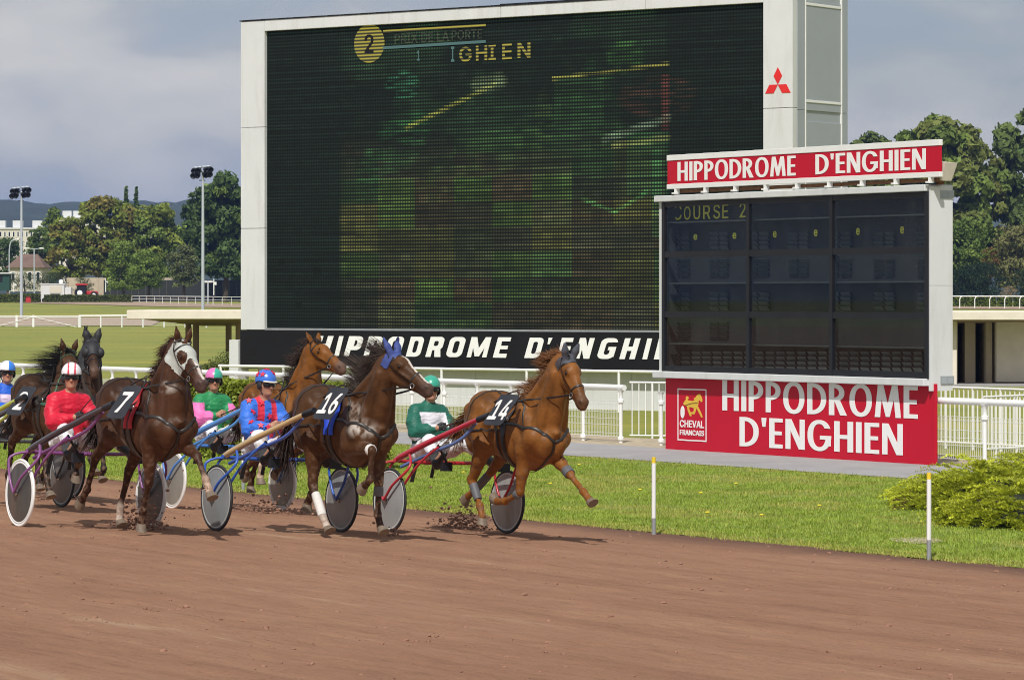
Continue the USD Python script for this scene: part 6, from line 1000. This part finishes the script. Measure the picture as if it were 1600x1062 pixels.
def make_driver(rig, label, jacket, helmet, seed, trousers=(.72, .72, .75), skin=(.42, .22, .14), glove=None, look_at=(1, -.5, 0), lean=.0, sx_=-.52, stars=None, sash=None, goggles=True, peak=None, whip=False, hand=(.40, .10, .36), head_off=(0, 0, 0), name='person'):
    """seated driver; jacket and helmet are functions of the local point that give colours"""
    t = thing(name, label, 'person', rig.M, 'sulky drivers in racing silks'); O = np.array([sx_, 0, .80]); A = lambda x, y, z: O + np.array([x, y, z]); F = Field(); r = np.random.default_rng(seed); ln = lean; sk = np.asarray(skin)
    hip, waist, chest, neck = A(0, 0, .10), A(-.02 + ln * .25, 0, .28), A(-.01 + ln * .6, 0, .46), A(.01 + ln, 0, .60); hc = A(.035 + ln * 1.15, 0, .775) + np.asarray(head_off); fw = unit(look_at); sdv = unit(np.cross([0, 0, 1], fw)); upv = np.cross(fw, sdv); RH = np.stack([fw, sdv, upv], 1)
    F.chain([hip, waist, chest], [.145, .135, .165], .06, .72, (1, 0, 0)); F.cap(chest, A(ln * .9, 0, .56), .12, .075, .06); F.cap(neck, hc - [0, 0, .08], .056, .054, .03, col=sk)
    HP = lambda a, b, c: hc + fw * a + sdv * b + upv * c
    F.ell(HP(-.012, 0, .035), (.098, .078, .098), .03, RH, col=sk); F.cap(HP(.045, 0, -.03), HP(.058, 0, -.085), .056, .036, .04, col=sk); F.cap(HP(.02, 0, -.03), HP(.03, 0, -.075), .062, .045, .03, col=sk); F.cap(HP(.088, 0, .012), HP(.110, 0, -.028), .010, .014, .012, col=sk * [1.05, .9, .85]); F.cap(HP(.086, -.03, .03), HP(.086, .03, .03), .012, .012, .015, col=sk)
    F.cap(HP(.088, -.018, -.058), HP(.088, .018, -.058), .009, .009, .008, col=sk * [1.0, .62, .6]); F.ell(HP(.080, 0, -.092), (.018, .024, .018), .02, RH, col=sk)
    F.ell(HP(.096, 0, -.050), (.008, .022, .0022), .004, RH, cut=True)
    for q in (-1, 1): F.ell(HP(-.005, .078 * q, -.01), (.026, .012, .034), .01, RH, col=sk * [1.08, .85, .8]); F.ell(HP(.086, .032 * q, .008), (.014, .016, .011), .008, RH, cut=True)
    hands, legsj = [], []
    for q in (-1, 1):
        sh = A(ln * .8 - .01, .170 * q, .525); ha = A(hand[0], hand[1] * q, hand[2]); md = lerp(sh, ha, .5); el = md + np.array([-.06, .10 * q, -.15]); F.chain([sh, el, ha], [.062, .046, .034], .03, col=sk); hands.append((q, sh, el, ha))
        hp_, kn = A(.05, .10 * q, .07), A(.44, .235 * q, .20); an = A(.84, .37 * q, -.02); F.chain([hp_, kn, an], [.095, .062, .042], .04); F.cap(an, an + [.10, 0, .10], .04, .03, .03); legsj.append((q, hp_, kn, an))
    m = F.surface(.0115); v = np.asarray(m.vertices); obj(t, 'body', m, 'skin', True, cd=np.clip(F.colours(v, sk, .012), 0, 1))
    # jacket
    J = Field(); J.chain([hip + [0, 0, .0], waist, chest], [.170, .165, .185], .07, .74, (1, 0, 0)); J.cap(chest, A(ln * .9, 0, .575), .14, .075, .05); J.cap(A(.0, -.15, .515) + [ln * .8, 0, 0], A(0, .15, .515) + [ln * .8, 0, 0], .075, .075, .06)
    for q, sh, el, ha in hands: wr = lerp(el, ha, .86); J.chain([sh, lerp(sh, el, .55) + [0, .015 * q, 0], el, lerp(el, wr, .5), wr], [.080, .080, .074, .066, .046], .06)
    J.cap(neck - [0, 0, .05], neck + [0, 0, .02], .068, .062, .02)
    wr_ = lambda v: .024 * (meshkit.fbm(v * [9, 9, 14] + seed, 3, seed) - .5) + .014 * (np.abs(meshkit.noise(v * [17, 17, 40], seed + 3) - .5) - .25)
    jm = J.surface(.011, wr_, 1); v = np.asarray(jm.vertices); jk = obj(t, 'jacket', jm, 'cloth', True, cd=np.clip(jacket(v - O, r), 0, 1))
    # trousers and boots
    Tm = Field(); Tm.cap(hip - [0, .08, .02], hip + [0, .08, -.02], .125, .125, .05)
    for q, hp_, kn, an in legsj: Tm.chain([hp_, lerp(hp_, kn, .5), kn, lerp(kn, an, .55)], [.115, .100, .083, .066], .04)
    tm = Tm.surface(.012, wr_, 1); v = np.asarray(tm.vertices); obj(t, 'trousers', tm, 'cloth', True, cd=np.asarray(trousers) * np.ones((len(v), 3)) * (1 - np.clip((meshkit.fbm(v * 16, 3, seed) - .5) * 3, 0, .55)[:, None] * np.array([.7, .85, 1.0])))
    for q, hp_, kn, an in legsj: B_ = Field(); B_.chain([lerp(kn, an, .5), an, an + [.02, 0, -.02]], [.064, .052, .05], .03); B_.cap(an + [-.0, 0, -.025], an + [.17, 0, .11], .045, .034, .03, .8, (0, 1, 0)); obj(t, 'boot', B_.surface(.01, smooth=1), 'boot', True)
    # hands
    for q, sh, el, ha in hands:
        dx = unit(ha - el); dy = unit(np.cross([0, 0, 1], dx)); dz = np.cross(dx, dy); f = FIST[q]; vv = xf(mtx(dx, dy, dz, lerp(el, ha, .93)), np.asarray(f.vertices) * 1.05); obj(t, 'hand' if glove is None else 'glove', (vv, f.faces), 'skin', True, cd=(sk if glove is None else np.asarray(glove)) * np.ones((len(vv), 3)))
    # helmet: shell, ear guards, chin strap, peak; dark goggles
    hv = trimesh.creation.icosphere(4); hv_ = np.array(hv.vertices); cz = hv_ @ np.array([0, 0, 1]); keep = (hv_[:, 2] > -.12 - .42 * np.clip(-hv_[:, 0] + .15, 0, 1)) ; fm = keep[hv.faces].all(1); s2 = trimesh.Trimesh(hv_ * [.128, .108, .118], hv.faces[fm], process=False); s2.remove_unreferenced_vertices(); hvv = np.array(s2.vertices); col = helmet(hvv); vo = hc + (hvv + [-.012, 0, .045]) @ RH.T
    he = obj(t, 'helmet', (vo, s2.faces), 'gloss', True, cd=np.clip(col, 0, 1)); a = np.linspace(-1.05, 1.05, 15); pk = []
    for x in a: pk += [HP(.108 * math.cos(x) - .012, .100 * math.sin(x), .052), HP(.108 * math.cos(x) + .050 * math.cos(x) ** .5 - .012, .104 * math.sin(x), .040)]
    pk = np.array(pk); pf = []
    for i in range(14): b = 2 * i; pf += [[b, b + 1, b + 3], [b, b + 3, b + 2]]
    pk2 = np.vstack([pk, pk - upv * .006]); n2 = len(pk); pf = np.array(pf); pf2 = np.vstack([pf, pf[:, ::-1] + n2, np.array([[2 * i + 1, 2 * i + 1 + n2, 2 * i + 3 + n2] for i in range(14)]), np.array([[2 * i + 1, 2 * i + 3 + n2, 2 * i + 3] for i in range(14)])]); obj(he, 'peak', (pk2, pf2), 'gloss', False, cd=np.asarray(peak if peak is not None else (.02, .02, .022)) * np.ones((len(pk2), 3)))
    for q in (-1, 1): obj(he, 'ear_guard', MB().ball(HP(-.005, .086 * q, -.012), (.045, .020, .05), 2).tube([HP(.0, .088 * q, -.04), HP(.03, .06 * q, -.10), HP(.045, .0, -.118)], .006, 6), 'cloth_black', True)
    if goggles: ag = np.linspace(-1.05, 1.05, 15); obj(t, 'goggles', MB().add(*tube([HP(.103 * math.cos(x) + .004, .088 * math.sin(x), .006 - .006 * abs(math.sin(x * 3))) for x in ag], np.interp(np.abs(ag), [0, .5, .9, 1.05], [.016, .024, .021, .012]), 10, True, (np.array([fw * math.cos(x) + sdv * math.sin(x) for x in ag]), .42))), 'goggle', True)
    else:
        for q in (-1, 1): obj(t, 'eye', MB().ball(HP(.080, .031 * q, .008), (.012, .014, .010), 2), 'eye', True)
    if stars:
        def star(parent, c, nrm, rad_):
            nrm = unit(nrm); ax = unit(np.cross(nrm, [.3, .2, .93])); ay = np.cross(nrm, ax); P = [c]; P += [c + (ax * math.cos(x) + ay * math.sin(x)) * rad_ * (1 if i % 2 == 0 else .42) for i, x in enumerate(np.linspace(.2, .2 + 2 * np.pi, 11)[:-1])]; P = np.array(P); g = P.copy(); obj(parent, 'star', (np.vstack([g + nrm * .004, g - nrm * .012]), np.vstack([[[0, i + 1, (i + 1) % 10 + 1] for i in range(10)], [[i + 1, i + 12, (i + 1) % 10 + 12] for i in range(10)], [[i + 1, (i + 1) % 10 + 12, (i + 1) % 10 + 1] for i in range(10)]])), 'star_red')
        sm = trimesh.Trimesh(np.asarray(jm.vertices), jm.faces, process=False); tr_ = cKDTree(sm.vertices); nn_ = sm.vertex_normals
        for px_, py_ in stars:
            e = rig.ray(px_, py_, -.25); cam_l = rig.Mi[:3, :3] @ np.array([0, 0, CAM_H]) + rig.Mi[:3, 3]; dr = unit(e - cam_l); off = sm.vertices - cam_l; tt = off @ dr; dd = np.linalg.norm(off - tt[:, None] * dr, axis=1); cand = np.where(dd < .03)[0]
            if len(cand): i = cand[np.argmin(tt[cand])]; star(jk, sm.vertices[i] + nn_[i] * .006, nn_[i], .040)
        for dv in ((.35, -.75, .55), (-.2, -.85, .45), (.55, .35, .75), (.1, -.1, 1.0)): u0 = unit(dv); c = hc + RH @ (u0 * [.129, .109, .119] + [-.012, 0, .045]); star(he, c + RH @ u0 * .002, RH @ unit(u0 / [.129, .109, .119]), .036)
    for q, sh, el, ha in hands: pass
    if whip: ha = hands[0][3]; obj(t, 'whip', MB().tube(smooth_path([ha + [-.05, .02, -.02], ha + [.3, .05, .22], ha + [.75, .12, .42]], 10), np.linspace(.007, .003, 10), 6), 'leather')
    return dict(path=t, hands=[h[3] for h in hands])
look('star_red', (0.62, 0.02, 0.05), 0.55, 0.1)
def driving_reins(rig, t, hands, rear=False):
    """the long lines from the driver's hands to the pad, parts of the horse's harness"""
    for q, ha in zip((-1, 1), hands): obj(t + '/harness', 'driving_line', MB().tube(smooth_path([ha + [.05, 0, 0], lerp(ha, [HX + .17, .11 * q, 1.60], .5) + [0, .03 * q, -.05], [HX + .17, .11 * q, 1.60], [HX + .30, .2 * q, 1.50]], 18), .008, 6), 'leather', 40)
# ================================================================== the field of horses
def px_local(rig, px, py, y): return rig.ray(px, py, y)
def solid(c): c = np.asarray(c, float); return lambda v, r=None: c * np.ones((len(v), 3))
CH, CHP = (.20, .078, .018), (.20, .07, .010)
# ---- number 14, the chestnut in front
r14 = Rig(700, 832.5)
h14 = make_horse(r14, 'trotting_horse', 'chestnut horse with grey ear hood and number 14, leading at the right', CH, CHP, r14.ray(884, 563, .0), r14.ray(915, 634, .03),
    dict(lf=(.16, [(891, 741), (913, 770), (921, 781), (924, 787)]), rf=(-.15, [(810, 786), (781, 787), (770, 783), (763, 781)]), rh=(-.16, [(737, 752), (750, 790), (752, 800), (753, 808)]), lh=(.15, [(757, 752), (728, 782), (717, 786), (709, 788)])),
    [(.42, -.02, 1.32), (.25, -.04, 1.18), (.18, -.05, 1.02)], 14, mane=(.20, .085, .03), mane_flow=(-.16, -.06, .03), face=(.17, .09, .055), earhood='ear_grey', boots=(('lf', 'knee', .78, 1.0, .062, 'boot_grey', 'dark grey knee boot'), ('rf', 'cannon', .0, .25, .052, 'boot_grey', None), ('rh', 'cannon', .1, .75, .047, 'boot_grey', None), ('lh', 'cannon', .1, .9, .047, 'boot_grey', None)), number=14, ncloth=(786, 640))
s14 = sulky(r14, 'racing_sulky', 'red sulky with light grey wheel covers behind the chestnut number 14', (.42, .015, .035), (.10, .16, .36), (.30, .30, .29), (.52, .52, .50), 'rubber', (.42, .02, .03))
def j14(v, r): c = np.where((v[:, 2:] > .37) & (v[:, 2:] < .52) & (np.abs(v[:, 1:2]) < .17), np.array([[.74, .72, .76]]), np.array([[.012, .115, .075]])); return np.where((v[:, 2:] < .24) & (v[:, 0:1] > .05), np.array([[.74, .72, .76]]), c)
d14 = make_driver(r14, 'driver in dark green silks with a white chest band, behind number 14', j14, solid((.03, .33, .22)), 114, glove=(.03, .03, .032), look_at=(1, -.35, -.05), goggles=True)
driving_reins(r14, h14['path'], d14['hands'])
# ---- number 16, dark bay with blue ear hood
r16 = Rig(435.5, 830.5)
h16 = make_horse(r16, 'trotting_horse', 'dark bay horse with royal blue ear hood, flying mane and number 16', (.078, .034, .013), (.042, .019, .009), r16.ray(611, 560, .0), r16.ray(677, 611, .20),
    dict(rf=(-.17, [(581, 703), (579, 748), (571, 757), (564, 761)]), lf=(.13, [(592, 755), (590, 806), (595, 825), (599, 836)]), rh=(-.16, [(489, 762), (506, 812), (511, 823), (514, 831)]), lh=(.15, [(468, 745), (487, 772), (482, 782), (479, 790)])),
    [(.36, -.05, 1.25), (.24, -.10, .95), (.22, -.12, .62)], 16, mane=(.060, .042, .032), mane_flow=(-.36, -.05, .14), ears='half', face=(.13, .085, .07), earhood='ear_blue', blaze=1.0, hlen=.64, lather=(((560, 668, -.24), (.22, .2, .10), .9), ((553, 640, -.22), (.16, .16, .09), .5)), socks=dict(rh=((.46, .38, .32), 0)), boots=(('rh', 'cannon', .25, .95, .048, 'bandage', 'white bandage'), ('rf', 'knee', .88, 1.0, .060, 'bandage', 'white knee band'), ('lf', 'cannon', .1, .42, .050, 'boot_grey', 'dark boot with pale straps')), number=16, ncloth=(520, 630), pad='pad_blue')
s16 = sulky(r16, 'racing_sulky', 'sulky with pale wooden shafts and blue frame behind number 16', (.52, .36, .17), (.05, .10, .36), (.23, .24, .24), (.42, .42, .40), 'rubber', (.03, .10, .42))
def j16(v, r): c = np.array([.035, .15, .60]) * np.ones((len(v), 3)); b = (np.abs(v[:, 1] + .07) < .040) & (v[:, 2] > .2) & (v[:, 0] > -.02) | (np.abs(v[:, 1] - .09) < .036) & (v[:, 2] > .2) & (v[:, 0] > -.02) | ((v[:, 1] < -.10) & (v[:, 2] < .26) & (np.abs(v[:, 0] + .05) < .035)); c[b] = (.62, .03, .06); return c
d16 = make_driver(r16, 'driver in blue silks and blue helmet covered in red stars, behind number 16', j16, solid((.035, .15, .60)), 116, look_at=(1, .15, -.12), lean=.06, peak=(.72, .68, .55), stars=[(398, 640), (404, 662), (392, 655), (410, 625), (388, 622), (418, 664), (425, 648), (395, 680)], goggles=True, hand=(.44, .08, .33))
driving_reins(r16, h16['path'], d16['hands'])
# ---- number 7, brown with a white mask
r7 = Rig(133, 823.5)
h7 = make_horse(r7, 'trotting_horse', 'dark brown horse in a white face mask with number 7 and red saddle pad', (.062, .025, .011), (.036, .015, .008), r7.ray(281, 541, .0), r7.ray(320, 604, .06),
    dict(rf=(-.14, [(233, 752), (223, 800), (221, 815), (219, 826)]), lf=(.15, [(313, 716), (327, 765), (330, 777), (332, 787)]), rh=(-.18, [(143, 722), (134, 772), (128, 781), (121, 788)]), lh=(.12, [(189, 768), (185, 802), (187, 812), (189, 821)])),
    [(.40, -.03, 1.26), (.26, -.05, .98), (.24, -.06, .80)], 7, mane=(.055, .022, .014), mane_flow=(-.14, -.05, -.02), face=(.13, .08, .07), hood='mask', blaze=1.0, hlen=.62, lather=(((262, 652, -.2), (.12, .2, .16), .75), ((265, 605, -.1), (.08, .2, .06), .8), ((190, 690, -.25), (.2, .2, .1), .3)), socks=dict(lh=((.45, .36, .30), 0), lf=((.42, .30, .22), 0)), number=7, ncloth=(197, 628), pad='pad_red')
s7 = sulky(r7, 'racing_sulky', 'purple and black sulky with white-rimmed dark wheel discs behind number 7', (.030, .022, .030), (.16, .045, .16), (.055, .055, .05), (.78, .78, .76), 'white_paint', (.20, .06, .20))
d7 = make_driver(r7, 'driver in plain red silks and a white helmet with red stripes', solid((.55, .010, .035)), lambda v: np.where((np.abs(np.abs(v[:, 1:2]) - .035) < .009), np.array([[.62, .03, .06]]), np.array([[.80, .78, .80]])), 107, glove=(.03, .028, .028), look_at=(1, -.45, -.08), whip=True)
driving_reins(r7, h7['path'], d7['hands'])
# ---- the bay in the second row
rp = Rig(355, 795.5)
hp = make_horse(rp, 'trotting_horse', 'bright bay horse with bare face, running in the second row behind number 16', (.18, .066, .012), (.05, .022, .010), rp.ray(490, 543, .0), rp.ray(541, 577, .14),
    dict(rf=(-.15, [(392, 716, ), (400, 748), (404, 760), (407, 773)]), lf=(.15, [(455, 715), (430, 738), (424, 744), (418, 747)]), rh=(-.16, [(398, 700), (386, 730), (382, 738), (379, 745)]), lh=(.15, [(380, 730), (384, 770), (387, 780), (390, 788)])),
    [(.40, -.02, 1.28), (.28, -.03, 1.05), (.26, -.03, .85)], 3, mane=(.045, .028, .02), mane_flow=(-.16, -.06, .05), ears='half', face=(.11, .08, .07), socks=dict(rf=((.55, .42, .32), 1)), number=3 if False else None)
sp_ = sulky(rp, 'racing_sulky', 'light blue sulky with pale spokeless wheel discs, second row behind the bay', (.08, .26, .62), (.08, .28, .64), (.24, .23, .20), (.66, .64, .60), 'white_paint', (.06, .20, .55))
def jp(v, r): c = np.where(np.abs(v[:, 1:2]) > .165, np.array([[.72, .16, .42]]), np.array([[.02, .24, .085]])); dots = meshkit.noise(v * 22, 4) > .80; c = np.where((dots & (np.abs(v[:, 1]) < .12))[:, None], np.array([[.12, .45, .20]]), c); return np.where(v[:, 2:] > .50, np.array([[.02, .22, .075]]), c)
dp = make_driver(rp, 'driver with pink sleeves, green body and a pink and green helmet', jp, lambda v: np.where(v[:, 1:2] + v[:, 0:1] * .3 < .02, np.array([[.74, .17, .45]]), np.array([[.03, .38, .25]])), 103, look_at=(1, -.35, -.05))
driving_reins(rp, hp['path'], dp['hands'])
# ---- number 2, black-maned bay at the left edge
r2 = Rig(4, 791)
h2 = make_horse(r2, 'trotting_horse', 'brown horse with long black flying mane, green bridle and number 2', (.062, .028, .012), (.030, .017, .011), r2.ray(106, 556, .02), r2.ray(118, 625, -.14),
    dict(rf=(-.15, [(66, 715), (74, 755), (77, 767), (79, 778)]), lf=(.15, [(126, 700), (120, 730), (118, 740), (117, 748)]), rh=(-.16, [(8, 705), (12, 752), (14, 762), (16, 775)]), lh=(.15, [(35, 712), (22, 745), (18, 752), (12, 757)])),
    [(.40, -.02, 1.26), (.30, -.03, 1.02), (.26, -.03, .85)], 2, mane=(.010, .009, .009), mane_flow=(-.62, -.20, .02), ears='pricked', halter='strap_green', strap='strap_green', number=2, ncloth=(36, 626))
s2_ = sulky(r2, 'racing_sulky', 'yellow-green shafted sulky of number 2 entering at the left edge', (.38, .42, .05), (.30, .35, .06), (.10, .095, .085), (.30, .30, .28), 'rubber', (.05, .05, .05))
# ---- the hooded horse behind it
rh_ = Rig(28, 776)
hh = make_horse(rh_, 'trotting_horse', 'dark horse wearing a black hood over ears and eyes, behind number 2', (.045, .022, .013), (.025, .016, .012), rh_.ray(143, 538, .0), rh_.ray(149, 590, -.18),
    dict(rf=(-.15, [(146, 705), (149, 735), (150, 742), (151, 750)]), lf=(.15, [(160, 700), (162, 730), (160, 738), (158, 745)]), rh=(-.16, [(60, 700), (58, 740), (60, 752), (62, 765)]), lh=(.15, [(75, 700), (70, 738), (66, 745), (62, 750)])),
    [(.40, -.02, 1.26), (.30, -.03, 1.02), (.26, -.03, .85)], 9, mane=(.014, .012, .011), hood='full', face=(.12, .07, .05))
sh_ = sulky(rh_, 'racing_sulky', 'dark sulky mostly hidden behind number 2 at the left edge', (.04, .04, .05), (.04, .04, .05), (.15, .15, .14), (.5, .5, .5), 'rubber', (.05, .05, .06))
def jh(v, r): return np.where((np.abs(v[:, 1:2]) < .12) & (v[:, 2:] > .30) & (v[:, 2:] < .5) & (v[:, 0:1] > .02), np.array([[.74, .60, .72]]), np.array([[.02, .11, .55]]))
dh = make_driver(rh_, 'driver in blue silks with pale chest and a blue and white quartered helmet', jh, lambda v: np.where((v[:, 0:1] > .02) == (v[:, 1:2] > .01), np.array([[.03, .20, .70]]), np.array([[.80, .80, .82]])), 109, look_at=(1, -.35, -.05))
driving_reins(rh_, hh['path'], dh['hands'])
# ---- dirt thrown up by the hooves
def spray(label, px, py, spread, n, seed, rise=.25):
    r = np.random.default_rng(seed); c = on_track(px, py); m = MB()
    for i in range(n):
        a = abs(r.normal(0, .5)); p = c + U * r.normal(0, spread[0]) + NV * r.normal(0, spread[1]) + np.array([0, 0, min(a, 1.8) * rise * 1.25 * r.random() ** .7]); s_ = .004 + .017 * r.random() ** 4; b = trimesh.creation.icosphere(1 if s_ > .015 else 0); m.add((b.vertices * (1 + .4 * (r.random((len(b.vertices), 1)) - .5))) * s_ * [1, .9, .75] + p, b.faces)
    obj(None, 'flying_dirt', m, 'spray_dirt', False, label, 'dirt', kind='stuff')
spray('clods of dirt thrown up under the hind hooves of number 14', 727, 826, (.26, .14), 1100, 1, .32); spray('dirt bursting around the landing forefoot of number 7', 222, 828, (.15, .12), 1000, 2, .36); spray('loose dirt scattered behind the second-row bay', 392, 800, (.40, .3), 700, 3, .22); spray('few clods at the landing forefoot of number 16', 605, 838, (.12, .08), 90, 4, .1)
spray('light dirt kicked up at the far left under number 2', 62, 782, (.35, .2), 200, 5, .18)
